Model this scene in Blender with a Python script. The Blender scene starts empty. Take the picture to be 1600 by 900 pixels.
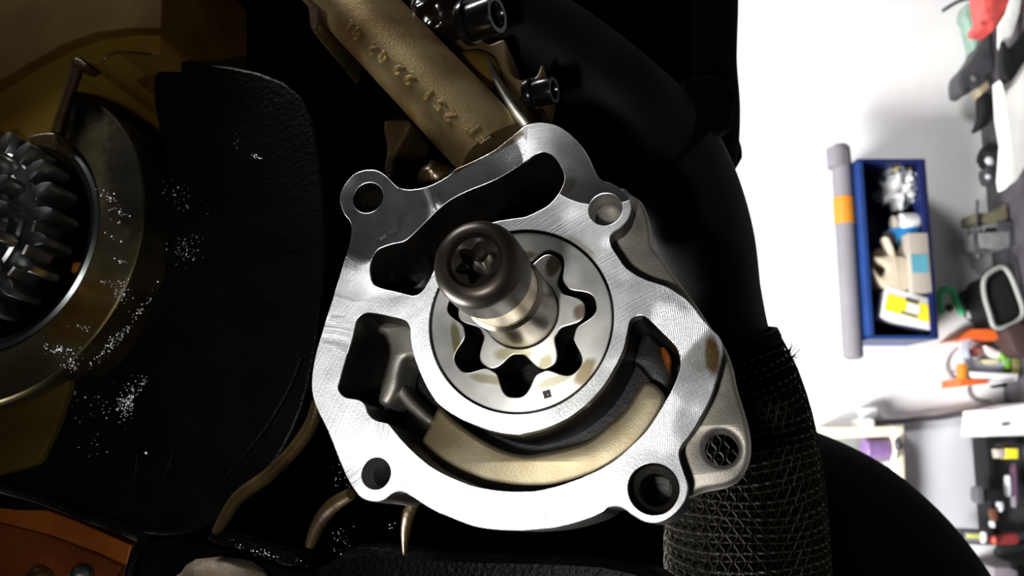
import bpy, bmesh, math, random
from mathutils import Vector, Matrix, noise

# ------------------------------------------------------------------ camera, light, exposure
SC = bpy.context.scene
COL = SC.collection
F_PX = 1386.0                      # focal length in pixels of the 1600 x 900 frame
CAM = Vector((0.0, 0.0, 1.75))     # phone held sideways: picture-left is up in the room
cam_d = bpy.data.cameras.new('camera')
cam_o = bpy.data.objects.new('camera', cam_d)
COL.objects.link(cam_o)
cam_d.sensor_width = 36.0
cam_d.lens = 36.0 * F_PX / 1600.0
cam_d.clip_start = 0.005
cam_d.clip_end = 30
cam_d.dof.use_dof = True
cam_d.dof.focus_distance = 0.20
cam_d.dof.aperture_fstop = 30.0
cam_o.matrix_world = Matrix(((0, 1, 0, CAM.x), (0, 0, -1, CAM.y), (-1, 0, 0, CAM.z), (0, 0, 0, 1)))
SC.camera = cam_o

SC.view_settings.view_transform = 'Standard'
SC.view_settings.look = 'None'
SC.view_settings.exposure = 0.0
SC.view_settings.gamma = 1.0
SC.view_settings.use_curve_mapping = False

world = bpy.data.worlds.new('dim_room')
SC.world = world
world.use_nodes = True
world.node_tree.nodes['Background'].inputs[0].default_value = (0.8, 0.85, 1.0, 1)
world.node_tree.nodes['Background'].inputs[1].default_value = 0.012


def c2w(r, u, b):
    """camera axes (right, up, back) to world"""
    return Vector((CAM.x + u, CAM.y - b, CAM.z - r))


def P(px, py, d):
    """world point seen at a pixel, d metres ahead"""
    return c2w((px - 800) / F_PX * d, -(py - 450) / F_PX * d, -d)


def look_light(name, kind, loc, target, energy, **kw):
    l = bpy.data.lights.new(name, kind)
    l.energy = energy
    for k, v in kw.items():
        setattr(l, k, v)
    o = bpy.data.objects.new(name, l)
    COL.objects.link(o)
    o.location = loc
    o.rotation_euler = (Vector(target) - Vector(loc)).to_track_quat('-Z', 'Y').to_euler()
    return o


# the phone's own lamp, beside its lens
look_light('phone_lamp_light', 'AREA', c2w(-0.048, -0.028, 0.003), P(800, 560, 0.205), 0.165,
           shape='DISK', size=0.018, spread=math.radians(120), color=(1.0, 0.985, 0.96))
# ceiling lamp over the workbench
look_light('ceiling_lamp_light', 'AREA', (-0.75, 0.52, 2.45), (0.0, 1.55, 1.1), 84.0,
           shape='RECTANGLE', size=0.45, size_y=0.6, color=(1.0, 0.985, 0.97))


look_light('shadow_fill_light', 'AREA', (1.35, 0.55, 2.5), (0.1, 1.6, 1.1), 34.0,  # added unseen fill, lightens the wall shadow round the bin
           shape='RECTANGLE', size=0.45, size_y=0.6, color=(1.0, 0.985, 0.97))


# ------------------------------------------------------------------ helpers
def sharp(me, ang=35):
    me.shade_smooth()
    me.set_sharp_from_angle(angle=math.radians(ang))


def tag(o, label=None, cat=None, group=None, kind=None):
    if label: o['label'] = label
    if cat: o['category'] = cat
    if group: o['group'] = group
    if kind: o['kind'] = kind
    return o


def empty(name, mat, label=None, cat=None, group=None, kind=None):
    o = bpy.data.objects.new(name, None)
    o.empty_display_size = 0.01
    COL.objects.link(o)
    o.matrix_world = mat
    return tag(o, label, cat, group, kind)


def link(name, me, mat, parent=None, ang=35, recentre=True):
    """one mesh object; a top-level one gets its origin at its own centre"""
    if mat is not None and not me.materials:
        me.materials.append(mat)
    sharp(me, ang)
    o = bpy.data.objects.new(name, me)
    COL.objects.link(o)
    if parent is not None:
        o.parent = parent
    return o


def recentre(o):
    me = o.data
    n = len(me.vertices)
    c = sum((v.co for v in me.vertices), Vector()) / n
    me.transform(Matrix.Translation(-c))
    o.matrix_world = o.matrix_world @ Matrix.Translation(c)
    return o


def bm_mesh(bm, name='mesh'):
    bmesh.ops.recalc_face_normals(bm, faces=bm.faces)
    me = bpy.data.meshes.new(name)
    bm.to_mesh(me)
    bm.free()
    return me


def smooth_loop(pts, sub=5, closed=True):
    """Catmull-Rom through the points"""
    n = len(pts)
    out = []
    rng = range(n) if closed else range(n - 1)
    for i in rng:
        if closed:
            p0, p1, p2, p3 = (Vector(pts[(i + k) % n]) for k in (-1, 0, 1, 2))
        else:
            p0, p1, p2, p3 = Vector(pts[max(i - 1, 0)]), Vector(pts[i]), Vector(pts[i + 1]), Vector(pts[min(i + 2, n - 1)])
        for k in range(sub):
            t = k / sub
            out.append(0.5 * ((2 * p1) + (p2 - p0) * t + (2 * p0 - 5 * p1 + 4 * p2 - p3) * t * t + (3 * p1 - p0 - 3 * p2 + p3) * t ** 3))
    if not closed:
        out.append(Vector(pts[-1]))
    return out


def prism(loops, z0, z1, bevel=0.0):
    """solid with the first loop as outline and the others as openings, z0..z1"""
    cu = bpy.data.curves.new('c', 'CURVE')
    cu.dimensions = '2D'
    cu.fill_mode = 'BOTH'
    cu.extrude = (z1 - z0) / 2 - bevel
    if bevel > 0:
        cu.bevel_depth = bevel
        cu.bevel_resolution = 1
        cu.offset = -bevel
    for lp in loops:
        s = cu.splines.new('POLY')
        s.points.add(len(lp) - 1)
        for p, q in zip(s.points, lp):
            p.co = (q[0], q[1], 0, 1)
        s.use_cyclic_u = True
    o = bpy.data.objects.new('c', cu)
    COL.objects.link(o)
    dg = bpy.context.evaluated_depsgraph_get()
    me = bpy.data.meshes.new_from_object(o.evaluated_get(dg), depsgraph=dg)
    bpy.data.objects.remove(o)
    bpy.data.curves.remove(cu)
    me.transform(Matrix.Translation((0, 0, (z0 + z1) / 2)))
    bm = bmesh.new()
    bm.from_mesh(me)
    bpy.data.meshes.remove(me)
    bmesh.ops.remove_doubles(bm, verts=bm.verts, dist=1e-6)
    return bm_mesh(bm)


def circle(cx, cy, r, n=40, r2=None):
    r2 = r2 or r
    return [Vector((cx + r * math.cos(2 * math.pi * i / n), cy + r2 * math.sin(2 * math.pi * i / n), 0)) for i in range(n)]


def lathe(profile, n=40, closed=False):
    """(r, z) profile turned about z"""
    bm = bmesh.new()
    rings = []
    for r, z in profile:
        if r < 1e-7:
            rings.append([bm.verts.new((0, 0, z))])
        else:
            rings.append([bm.verts.new((r * math.cos(2 * math.pi * i / n), r * math.sin(2 * math.pi * i / n), z)) for i in range(n)])
    pairs = list(zip(rings, rings[1:]))
    if closed:
        pairs.append((rings[-1], rings[0]))
    for a, b in pairs:
        for i in range(n):
            j = (i + 1) % n
            if len(a) == 1 and len(b) == 1:
                continue
            if len(a) == 1:
                bm.faces.new((a[0], b[i], b[j]))
            elif len(b) == 1:
                bm.faces.new((a[i], a[j], b[0]))
            else:
                bm.faces.new((a[i], a[j], b[j], b[i]))
    return bm_mesh(bm)


def tube(path, rad, n=14, caps=True, flat=None):
    """sweep of a circle along a path; rad is a number or one number for each point"""
    path = [Vector(p) for p in path]
    m = len(path)
    rad = rad if hasattr(rad, '__len__') else [rad] * m
    bm = bmesh.new()
    t = (path[1] - path[0]).normalized()
    a = t.orthogonal().normalized()
    rings = []
    for i, p in enumerate(path):
        tn = (path[min(i + 1, m - 1)] - path[max(i - 1, 0)])
        if tn.length < 1e-9:
            tn = t
        tn.normalize()
        a = (a - tn * a.dot(tn)).normalized()
        b = tn.cross(a)
        t = tn
        rings.append([bm.verts.new(p + rad[i] * (math.cos(2 * math.pi * k / n) * a + math.sin(2 * math.pi * k / n) * b)) for k in range(n)])
    for r0, r1 in zip(rings, rings[1:]):
        for k in range(n):
            j = (k + 1) % n
            bm.faces.new((r0[k], r0[j], r1[j], r1[k]))
    if caps:
        bm.faces.new(rings[0][::-1])
        bm.faces.new(rings[-1])
    return bm_mesh(bm)


def box(x0, x1, y0, y1, z0, z1, bevel=0.0):
    bm = bmesh.new()
    bmesh.ops.create_cube(bm, size=1)
    for v in bm.verts:
        v.co = Vector(((x0 + x1) / 2 + v.co.x * (x1 - x0), (y0 + y1) / 2 + v.co.y * (y1 - y0), (z0 + z1) / 2 + v.co.z * (z1 - z0)))
    if bevel > 0:
        bmesh.ops.bevel(bm, geom=list(bm.edges), offset=bevel, segments=2, affect='EDGES', profile=0.5)
    return bm_mesh(bm)


def blob(c, rx, ry, rz, amp=0.2, freq=2.5, seed=0, sub=4, rot=0.0):
    bm = bmesh.new()
    bmesh.ops.create_icosphere(bm, subdivisions=sub, radius=1)
    off = Vector((seed * 7.3, seed * 3.1, seed * 1.7))
    for v in bm.verts:
        d = v.co.normalized()
        k = 1 + amp * noise.noise(d * freq + off) + amp * 0.5 * noise.noise(d * freq * 2.7 + off)
        v.co = Vector((d.x * rx * k, d.y * ry * k, d.z * rz * k))
    me = bm_mesh(bm)
    me.transform(Matrix.Translation(Vector(c)) @ Matrix.Rotation(rot, 4, 'Y'))
    return me


# ------------------------------------------------------------------ materials
def new_mat(name):
    m = bpy.data.materials.new(name)
    m.use_nodes = True
    return m, m.node_tree.nodes, m.node_tree.links, m.node_tree.nodes['Principled BSDF']


def mat(name, col, rough=0.5, metal=0.0, var=0.25, scale=40.0, bump=0.0, bscale=None, col2=None, coat=0.0, alpha=1.0, trans=0.0, rvar=0.0, spec=0.5, bdist=0.0005):
    """noise-mottled material in object coordinates"""
    m, N, L, b = new_mat(name)
    tc = N.new('ShaderNodeTexCoord')
    nz = N.new('ShaderNodeTexNoise')
    nz.inputs['Scale'].default_value = scale
    nz.inputs['Detail'].default_value = 4
    L.new(tc.outputs['Object'], nz.inputs['Vector'])
    rp = N.new('ShaderNodeValToRGB')
    c2 = col2 or tuple(c * (1 - var) for c in col)
    rp.color_ramp.elements[0].position = 0.35
    rp.color_ramp.elements[1].position = 0.65
    rp.color_ramp.elements[0].color = (*c2, 1)
    rp.color_ramp.elements[1].color = (*col, 1)
    L.new(nz.outputs['Fac'], rp.inputs['Fac'])
    L.new(rp.outputs['Color'], b.inputs['Base Color'])
    b.inputs['Roughness'].default_value = rough
    b.inputs['Metallic'].default_value = metal
    b.inputs['Coat Weight'].default_value = coat
    b.inputs['Coat Roughness'].default_value = 0.08
    b.inputs['Alpha'].default_value = alpha
    b.inputs['Transmission Weight'].default_value = trans
    b.inputs['Specular IOR Level'].default_value = spec
    if rvar:
        mr = N.new('ShaderNodeMapRange')
        mr.inputs['To Min'].default_value = rough - rvar
        mr.inputs['To Max'].default_value = rough + rvar
        L.new(nz.outputs['Fac'], mr.inputs['Value'])
        L.new(mr.outputs[0], b.inputs['Roughness'])
    if bump:
        n2 = N.new('ShaderNodeTexNoise')
        n2.inputs['Scale'].default_value = bscale or scale * 4
        n2.inputs['Detail'].default_value = 3
        L.new(tc.outputs['Object'], n2.inputs['Vector'])
        bp = N.new('ShaderNodeBump')
        bp.inputs['Strength'].default_value = bump
        bp.inputs['Distance'].default_value = bdist
        L.new(n2.outputs['Fac'], bp.inputs['Height'])
        L.new(bp.outputs['Normal'], b.inputs['Normal'])
    return m


def machined_mat(name, col, rough, passes, wave, strength, stains=(), aniso=0.5, hatch=0.25):
    """milled metal: every cutter pass leaves arcs about its own centre (grooves as relief and as anisotropy).
    passes: (cx, cy, mx, my, mr) arcs about (cx, cy), valid inside the disc (mx, my, mr); the first is valid everywhere.
    stains: (x, y, rx, ry, angle, colour, amount), oil stains with shapes of their own"""
    m, N, L, b = new_mat(name)
    tc = N.new('ShaderNodeTexCoord')
    b.inputs['Metallic'].default_value = 1.0

    def mth(op, a, c=None):
        n = N.new('ShaderNodeMath')
        n.operation = op
        for i, v in enumerate((a, c)):
            if v is None: continue
            if isinstance(v, (int, float)): n.inputs[i].default_value = v
            else: L.new(v, n.inputs[i])
        return n.outputs[0]

    def vec(op, a, c=None):
        n = N.new('ShaderNodeVectorMath')
        n.operation = op
        for i, v in enumerate((a, c)):
            if v is None: continue
            if isinstance(v, tuple): n.inputs[i].default_value = v
            else: L.new(v, n.inputs[i])
        return n
    sep = N.new('ShaderNodeSeparateXYZ')
    L.new(tc.outputs['Object'], sep.inputs[0])
    flat = N.new('ShaderNodeCombineXYZ')
    L.new(sep.outputs[0], flat.inputs[0])
    L.new(sep.outputs[1], flat.inputs[1])
    cen = None
    for k, p in enumerate(passes):
        if cen is None:
            v = N.new('ShaderNodeCombineXYZ')
            v.inputs[0].default_value, v.inputs[1].default_value = p[0], p[1]
            cen = v.outputs[0]
        else:
            d = vec('DISTANCE', flat.outputs[0], (p[2], p[3], 0))
            im = N.new('ShaderNodeMapRange')
            im.interpolation_type = 'SMOOTHSTEP'
            im.inputs['From Min'].default_value = p[4] + p[5] + 1e-6
            im.inputs['From Max'].default_value = p[4] - p[5] - 1e-6
            L.new(d.outputs['Value'], im.inputs['Value'])
            ins = im.outputs[0]
            mx = N.new('ShaderNodeMix')
            mx.data_type = 'VECTOR'
            L.new(ins, mx.inputs[0])
            L.new(cen, mx.inputs[4])
            mx.inputs[5].default_value = (p[0], p[1], 0)
            cen = mx.outputs[1]
    rad = vec('SUBTRACT', flat.outputs[0], cen)
    r = vec('LENGTH', rad.outputs[0]).outputs['Value']
    nz = N.new('ShaderNodeTexNoise')
    nz.inputs['Scale'].default_value = 90
    nz.inputs['Detail'].default_value = 5
    L.new(tc.outputs['Object'], nz.inputs['Vector'])
    nf = N.new('ShaderNodeTexNoise')
    nf.inputs['Scale'].default_value = 1800
    L.new(tc.outputs['Object'], nf.inputs['Vector'])
    gn = N.new('ShaderNodeTexNoise')          # groove depth changes from groove to groove
    gn.noise_dimensions = '1D'
    gn.inputs['Scale'].default_value = wave
    gn.inputs['Detail'].default_value = 2
    L.new(r, gn.inputs['W'])
    s1 = gn.outputs['Fac']
    d2 = vec('DISTANCE', flat.outputs[0], (0.12, 0.1, 0)).outputs['Value']
    s2 = mth('MULTIPLY', mth('SINE', mth('MULTIPLY', d2, wave * 6)), mth('SINE', mth('MULTIPLY', r, wave * 6)))
    np_ = N.new('ShaderNodeTexNoise')
    np_.inputs['Scale'].default_value = 45
    L.new(tc.outputs['Object'], np_.inputs['Vector'])
    pm = N.new('ShaderNodeMapRange')
    pm.inputs['From Min'].default_value = 0.55
    pm.inputs['From Max'].default_value = 0.68
    pm.inputs['To Max'].default_value = hatch
    L.new(np_.outputs['Fac'], pm.inputs['Value'])
    hh = mth('ADD', mth('ADD', mth('MULTIPLY', s1, 0.8), mth('MULTIPLY', s2, pm.outputs[0])), mth('MULTIPLY', nf.outputs['Fac'], 0.35))
    bp = N.new('ShaderNodeBump')
    bp.inputs['Strength'].default_value = strength
    bp.inputs['Distance'].default_value = 0.00006
    L.new(hh, bp.inputs['Height'])
    L.new(bp.outputs['Normal'], b.inputs['Normal'])
    if aniso:
        tan = rad                                 # across the grooves: the highlight spreads that way
        vt = N.new('ShaderNodeVectorTransform')
        vt.vector_type = 'VECTOR'
        vt.convert_from, vt.convert_to = 'OBJECT', 'WORLD'
        L.new(tan.outputs[0], vt.inputs[0])
        nn = vec('NORMALIZE', vt.outputs[0])
        b.inputs['Anisotropic'].default_value = aniso
        L.new(nn.outputs[0], b.inputs['Tangent'])
    mr = N.new('ShaderNodeMapRange')
    mr.inputs['From Min'].default_value = 0.3
    mr.inputs['From Max'].default_value = 0.7
    mr.inputs['To Min'].default_value = rough - 0.06
    mr.inputs['To Max'].default_value = rough + 0.06
    L.new(nz.outputs['Fac'], mr.inputs['Value'])
    rp = N.new('ShaderNodeValToRGB')
    rp.color_ramp.elements[0].position = 0.3
    rp.color_ramp.elements[1].position = 0.7
    rp.color_ramp.elements[0].color = (*(c * 0.86 for c in col), 1)
    rp.color_ramp.elements[1].color = (*col, 1)
    L.new(nz.outputs['Fac'], rp.inputs['Fac'])
    cur = rp.outputs['Color']
    ns = N.new('ShaderNodeTexNoise')
    ns.inputs['Scale'].default_value = 320
    ns.inputs['Detail'].default_value = 3
    L.new(tc.outputs['Object'], ns.inputs['Vector'])
    for (x, y, rx, ry, ang, c, amt) in stains:
        mp = N.new('ShaderNodeMapping')
        mp.vector_type = 'TEXTURE'
        mp.inputs['Location'].default_value = (x, y, 0)
        mp.inputs['Rotation'].default_value = (0, 0, ang)
        mp.inputs['Scale'].default_value = (rx, ry, 1)
        L.new(tc.outputs['Object'], mp.inputs['Vector'])
        sx = N.new('ShaderNodeSeparateXYZ')
        L.new(mp.outputs[0], sx.inputs[0])
        r2 = mth('ADD', mth('MULTIPLY', sx.outputs[0], sx.outputs[0]), mth('MULTIPLY', sx.outputs[1], sx.outputs[1]))
        r2 = mth('ADD', r2, mth('MULTIPLY', mth('ADD', ns.outputs['Fac'], -0.5), 1.1))
        mk = N.new('ShaderNodeMapRange')
        mk.interpolation_type = 'SMOOTHSTEP'
        mk.inputs['From Min'].default_value = 1.05
        mk.inputs['From Max'].default_value = 0.25
        mk.inputs['To Min'].default_value = 0
        mk.inputs['To Max'].default_value = amt
        L.new(r2, mk.inputs['Value'])
        mx = N.new('ShaderNodeMix')
        mx.data_type = 'RGBA'
        mx.inputs[7].default_value = (*c, 1)
        L.new(mk.outputs[0], mx.inputs[0])
        L.new(cur, mx.inputs[6])
        cur = mx.outputs[2]
    L.new(cur, b.inputs['Base Color'])
    L.new(mr.outputs[0], b.inputs['Roughness'])
    return m


# ------------------------------------------------------------------ pump frame
# The pump face is a plane whose normal goes away from us towards pixel (1140, 840); its middle is 0.2 m ahead.
_na = Vector((340 / F_PX, -390 / F_PX, -1.0)).normalized()       # away, in camera right / up / back
N_C = -_na
O_C = Vector(((815 - 800) / F_PX, -(503 - 450) / F_PX, -1.0)) * 0.2
U_C = (Vector((1, 0, 0)) - N_C * N_C.x).normalized()
V_C = N_C.cross(U_C)


def _w(v):
    return Vector((v.y, -v.z, -v.x))


PUMP_M = Matrix.Identity(4)
for i, ax in enumerate((U_C, V_C, N_C)):
    PUMP_M.col[i][:3] = _w(ax)
PUMP_M.col[3][:3] = CAM + _w(O_C)
PUMP_I = PUMP_M.inverted()


def L2(px, py, w=0.0):
    """pump-frame (u, v, w) of the point seen at a pixel on the plane w"""
    r = Vector(((px - 800) / F_PX, -(py - 450) / F_PX, -1.0))
    t = (O_C.dot(N_C) + w) / r.dot(N_C)
    q = r * t - O_C
    return Vector((q.dot(U_C), q.dot(V_C), w))


def LL(pts, w=0.0):
    return [L2(x, y, w) for x, y in pts]


def SL(pts, w=0.0, sub=5):
    return smooth_loop(LL(pts, w), sub)


MM = 0.001

# ------------------------------------------------------------------ pump materials
def st(px, py, rx, ry, ang, c, amt):
    q = L2(px, py)
    return (q.x, q.y, rx * MM, ry * MM, ang, c, amt)


AMBER = (0.16, 0.085, 0.012)
OLIVE = (0.30, 0.27, 0.12)
def cut(cx, cy, mx=0, my=0, mr=0, soft=0.6):
    """a cutter pass given by pixels on the face: arc centre, then a point and radius (px) of the disc it covers"""
    c, q = L2(cx, cy), L2(mx, my)
    return (c.x, c.y, q.x, q.y, mr / F_PX * 0.2, soft / F_PX * 0.2)


CUTS = [cut(1400, 1200), cut(1100, 900, 480, 640, 135, 30), cut(985, 410, 590, 330, 120, 40), cut(1060, 360, 745, 265, 88, 10), cut(850, 345, 945, 205, 128)]
M_FACE = machined_mat('milled_aluminium', (0.82, 0.83, 0.84), 0.385,
                      CUTS, 2600, 0.75, aniso=0.82, hatch=0.8,
                      stains=[st(1113, 556, 1.9, 5.6, 0.05, AMBER, 0.95), st(1092, 560, 4.0, 3.5, 0, OLIVE, 0.35),
                              st(735, 250, 7, 1.7, 0.5, AMBER, 0.8), st(790, 224, 6, 1.4, 0.5, AMBER, 0.8),
                              st(885, 290, 3.2, 2.2, 0.6, OLIVE, 0.6), st(905, 385, 5.5, 1.6, -0.7, OLIVE, 0.6)])
M_ROTOR = machined_mat('ground_steel', (0.80, 0.79, 0.75), 0.47, [(0.0, 0.0)], 2600, 0.2, aniso=0.4, hatch=0.0,
                       stains=[st(712, 530, 1.3, 5.2, 0.15, (0.22, 0.19, 0.03), 0.8), st(815, 400, 4.0, 1.4, 0.1, (0.22, 0.19, 0.03), 0.85),
                               st(762, 592, 5.0, 1.3, -0.2, OLIVE, 0.7), st(915, 580, 2.0, 4.2, -0.6, (0.25, 0.17, 0.04), 0.8),
                               st(865, 595, 5.0, 1.2, 0.3, OLIVE, 0.6)])
M_STAR = machined_mat('ground_steel_star', (0.82, 0.80, 0.75), 0.47, [(0.0, 0.0)], 2600, 0.2, aniso=0.3, hatch=0.0,
                      stains=[st(866, 412, 2.3, 3.6, -0.5, (0.10, 0.05, 0.012), 0.9), st(906, 488, 2.0, 2.2, 0, (0.16, 0.09, 0.04), 0.8),
                              st(800, 552, 5.0, 2.0, 0, (0.42, 0.38, 0.20), 0.8), st(852, 568, 1.6, 2.6, -0.5, (0.33, 0.29, 0.12), 0.7)])
M_CAST = mat('cast_aluminium', (0.34, 0.32, 0.285), 0.5, 0.9, scale=120, col2=(0.22, 0.20, 0.165), bump=0.45, bscale=3200, bdist=0.00012)
M_CASTOIL = mat('oily_cast_floor', (0.36, 0.315, 0.215), 0.46, 0.8, scale=70, col2=(0.25, 0.20, 0.11), bump=0.25, bscale=2500, bdist=0.00012)
M_CASTDARK = mat('sooty_shade_cast', (0.010, 0.008, 0.006), 0.4, 0.0, scale=80, col2=(0.004, 0.003, 0.002), bump=0.4, bscale=900, bdist=0.0002, spec=0.25)  # colour holds both soot and the shade of deep recesses
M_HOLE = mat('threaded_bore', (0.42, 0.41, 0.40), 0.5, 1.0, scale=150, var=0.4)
M_BLACKOX = mat('black_oxide_steel', (0.036, 0.028, 0.020), 0.36, 0.75, scale=120, col2=(0.020, 0.0155, 0.011))
M_SHAFT = mat('turned_shaft_steel', (0.24, 0.21, 0.165), 0.32, 1.0, scale=90, col2=(0.13, 0.11, 0.08), rvar=0.06)
M_COLLAR = mat('pale_collar_steel', (0.74, 0.67, 0.57), 0.38, 0.95, scale=160, col2=(0.58, 0.45, 0.28))
M_INK = mat('black_mark', (0.012, 0.012, 0.012), 0.6)
M_REFLECT = mat('amber_reflection', (0.20, 0.05, 0.006), 0.06, 0.0, scale=60, coat=1.0)  # colour of the orange reflection in the corner pocket

# ------------------------------------------------------------------ oil pump housing
OUT = [(531, 310), (537, 291), (555, 271), (582, 265), (602, 274), (615, 287), (625, 294), (645, 296), (672, 290), (700, 275),
       (712, 264), (735, 254), (772, 235), (795, 217), (810, 205), (822, 196), (840, 191.5), (854, 192), (872, 197), (892, 211), (910, 230),
       (922, 250), (932, 272), (941, 282), (955, 286), (972, 297), (984, 312), (986, 327), (981, 342), (970, 355), (957, 364),
       (953, 373), (956, 386), (965, 400), (977, 417), (995, 430), (1015, 439), (1040, 447), (1060, 459), (1077, 472), (1095, 495),
       (1112, 514), (1125, 528), (1129.5, 542), (1127, 560), (1121, 587), (1110, 622), (1095, 652), (1080, 677), (1066, 695), (1061, 708),
       (1064, 725), (1071, 745), (1075, 762), (1071, 780), (1060, 797), (1042, 811), (1022, 817), (1005, 814), (987, 804), (975, 795),
       (962, 791), (950, 793), (940, 801), (920, 810), (887, 820), (850, 826.5), (800, 829), (747, 824), (705, 809), (675, 796),
       (645, 777), (633, 770), (622, 768), (612, 772), (600, 781), (585, 784), (567, 779), (555, 767), (542, 745), (527, 710), (512, 672),
       (497, 642), (489, 620), (487, 597), (490, 570), (497, 540), (510, 497), (522, 460), (535, 417), (545, 385), (549, 362), (547, 346), (537, 332)]
CHAN = [(850, 238), (865, 245), (876, 260), (882, 277), (877, 295), (867, 310), (855, 322), (837, 332), (820, 339), (800, 342), (772, 347),
        (740, 359), (715, 375), (697, 393), (683, 412), (674, 431), (665, 447), (657, 457), (645, 462), (620, 456), (595, 450), (582, 442),
        (578, 422), (581, 405), (590, 391), (602, 385), (615, 381), (632, 377), (647, 365), (667, 345), (690, 323), (710, 309), (735, 297),
        (772, 282), (802, 265), (830, 246), (840, 240)]
ARC = [(570, 490), (557, 500), (551, 525), (542, 555), (532, 590), (528.5, 604), (531, 613), (540, 621), (560, 625), (570, 632), (576, 647), (587, 657),
       (605, 662), (615, 672), (630, 690), (657, 716), (685, 736), (722, 753), (747, 761), (785, 767), (822, 768), (847, 765), (882, 756), (925, 739),
       (960, 719), (985, 698), (1007, 677), (1025, 652), (1040, 627), (1050, 609), (1060, 585), (1063, 565), (1059, 547), (1050, 535), (1035, 520),
       (1020, 505), (1008, 495), (997, 493), (986, 500), (982, 512), (977, 537), (970, 557), (955, 585), (940, 607), (920, 628), (887, 653),
       (850, 670), (820, 678), (805, 680), (772, 675), (740, 664), (712, 651), (685, 632), (670, 611), (657, 585), (646, 555), (641, 530),
       (640, 512), (632, 501), (610, 495), (585, 490)]


def wob(pts, amp=0.6, seed=3):
    """ragged milled rim of the casting"""
    return [p + Vector((noise.noise(Vector((p.x * 900, p.y * 900, seed))), noise.noise(Vector((p.x * 900, p.y * 900, seed + 9))), 0)) * amp * 0.0001 for p in pts]


RC = Vector((-0.53 * MM, 0.58 * MM, 0))          # rotor centre
R_BORE = 21.35 * MM
pump = empty('oil_pump_housing', PUMP_M, 'bright milled aluminium oil pump housing with open channels, bolted to the dark engine', 'pump housing')


def hole_l(px, py, r, n=40):
    q = L2(px, py)
    return circle(q.x, q.y, r * MM, n)


HOLES = [(575, 309, 3.95), (946, 327, 3.85), (587.5, 740, 3.45), (1021, 764, 5.25)]
face_loops = [wob(SL(OUT)), SL(CHAN), wob(SL(ARC), 0.5, 8), circle(RC.x, RC.y, R_BORE, 96)] + [hole_l(*h) for h in HOLES]
DEEP = -24 * MM
link('face_body', prism(face_loops, DEEP, 0, 0.00016), M_FACE, pump, 15)
# the flanks and channel walls below the milled rim are raw casting: a near-black liner on every wall has their shade in its colour
out_in = [(p, 1) for p in face_loops[0]]


def liner(loop, z0, z1, off, ring_z1=None):
    """thin skirt just inside an opening (off > 0 moves it into the opening)"""
    n = len(loop)
    bm = bmesh.new()
    area = sum(loop[i].x * loop[(i + 1) % n].y - loop[(i + 1) % n].x * loop[i].y for i in range(n))
    sg = 1 if area > 0 else -1
    lo, hi = [], []
    for i in range(n):
        t = (loop[(i + 1) % n] - loop[i - 1])
        t.normalize()
        nrm = Vector((-t.y, t.x, 0)) * sg
        p = loop[i] + nrm * off
        lo.append(bm.verts.new((p.x, p.y, z0)))
        zz = ring_z1 if ring_z1 is not None and (loop[i] - RC).length < 0.0275 else z1
        hi.append(bm.verts.new((p.x, p.y, zz)))
    for i in range(n):
        j = (i + 1) % n
        bm.faces.new((lo[i], lo[j], hi[j], hi[i]))
    return bm_mesh(bm)


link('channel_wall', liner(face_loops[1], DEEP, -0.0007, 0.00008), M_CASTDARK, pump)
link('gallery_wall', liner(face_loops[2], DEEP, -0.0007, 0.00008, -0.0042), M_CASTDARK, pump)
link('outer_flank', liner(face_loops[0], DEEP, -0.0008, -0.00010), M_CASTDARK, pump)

# cast base that closes the channels from behind, with the side flange and its lug
FL = [(970, 292), (985, 302), (1000, 312), (1011, 332), (1017, 360), (1020, 384), (1037, 407), (1070, 452), (1092, 482), (1115, 517), (1132, 540),
      (1145, 572), (1152, 605), (1160, 632), (1170, 667), (1174, 700), (1170, 725), (1157, 747), (1135, 760), (1100, 767), (1078, 776),
      (1050, 780), (1045, 745), (1045, 700), (1070, 640), (1095, 590), (1100, 545), (1060, 490), (1000, 455), (950, 430), (930, 380), (935, 310)]
WF = -6.5 * MM
lug = prism([SL(FL, WF), [p for p in circle(*L2(1127, 700, WF).xy, 3.62 * MM, 36)]], WF - 8 * MM, WF, 0.0011)
link('side_flange', lug, M_CAST, pump, 50)
# hidden-back base plate following the outline a little inside it
base_loop = SL(OUT, 0)
cen = sum(base_loop, Vector()) / len(base_loop)
base_loop = [cen + (p - cen) * 0.985 for p in base_loop]
link('base_plate', prism([base_loop], DEEP - 6 * MM, DEEP + 0.2 * MM), M_CASTDARK, pump)
# raised floor of the crescent gallery
FLOOR = [(684, 636), (704, 652), (730, 672), (770, 696), (810, 709), (850, 706), (912, 690), (950, 662), (975, 640), (995, 610), (1008, 596),
         (1027, 602), (1040, 625), (1020, 665), (985, 705), (925, 745), (850, 772), (785, 772), (722, 758), (680, 738), (655, 700), (672, 660)]
link('gallery_floor', prism([SL(FLOOR, -13 * MM)], -23 * MM, -13 * MM, 0.0012), M_CASTOIL, pump, 60)
# ribs standing in the left window
link('window_ledge', prism([SL([(594, 505), (612, 500), (640, 505), (652, 545), (648, 562), (632, 560), (624, 580), (620, 605), (606, 632), (590, 628), (593, 605), (603, 570), (606, 545), (600, 525), (588, 515)], -9 * MM)],
     -23 * MM, -9 * MM, 0.0012), M_CAST, pump, 60)
link('window_rib', prism([SL([(612, 600), (624, 596), (640, 618), (662, 640), (676, 655), (668, 664), (645, 648), (625, 628)], -12 * MM)], -23 * MM, -12 * MM, 0.001), M_CAST, pump, 60)
link('window_foot', prism([SL([(588, 628), (606, 630), (604, 652), (596, 668), (580, 655), (574, 640)], -14 * MM)], -23 * MM, -14 * MM, 0.001), M_CASTDARK, pump, 60)
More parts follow.
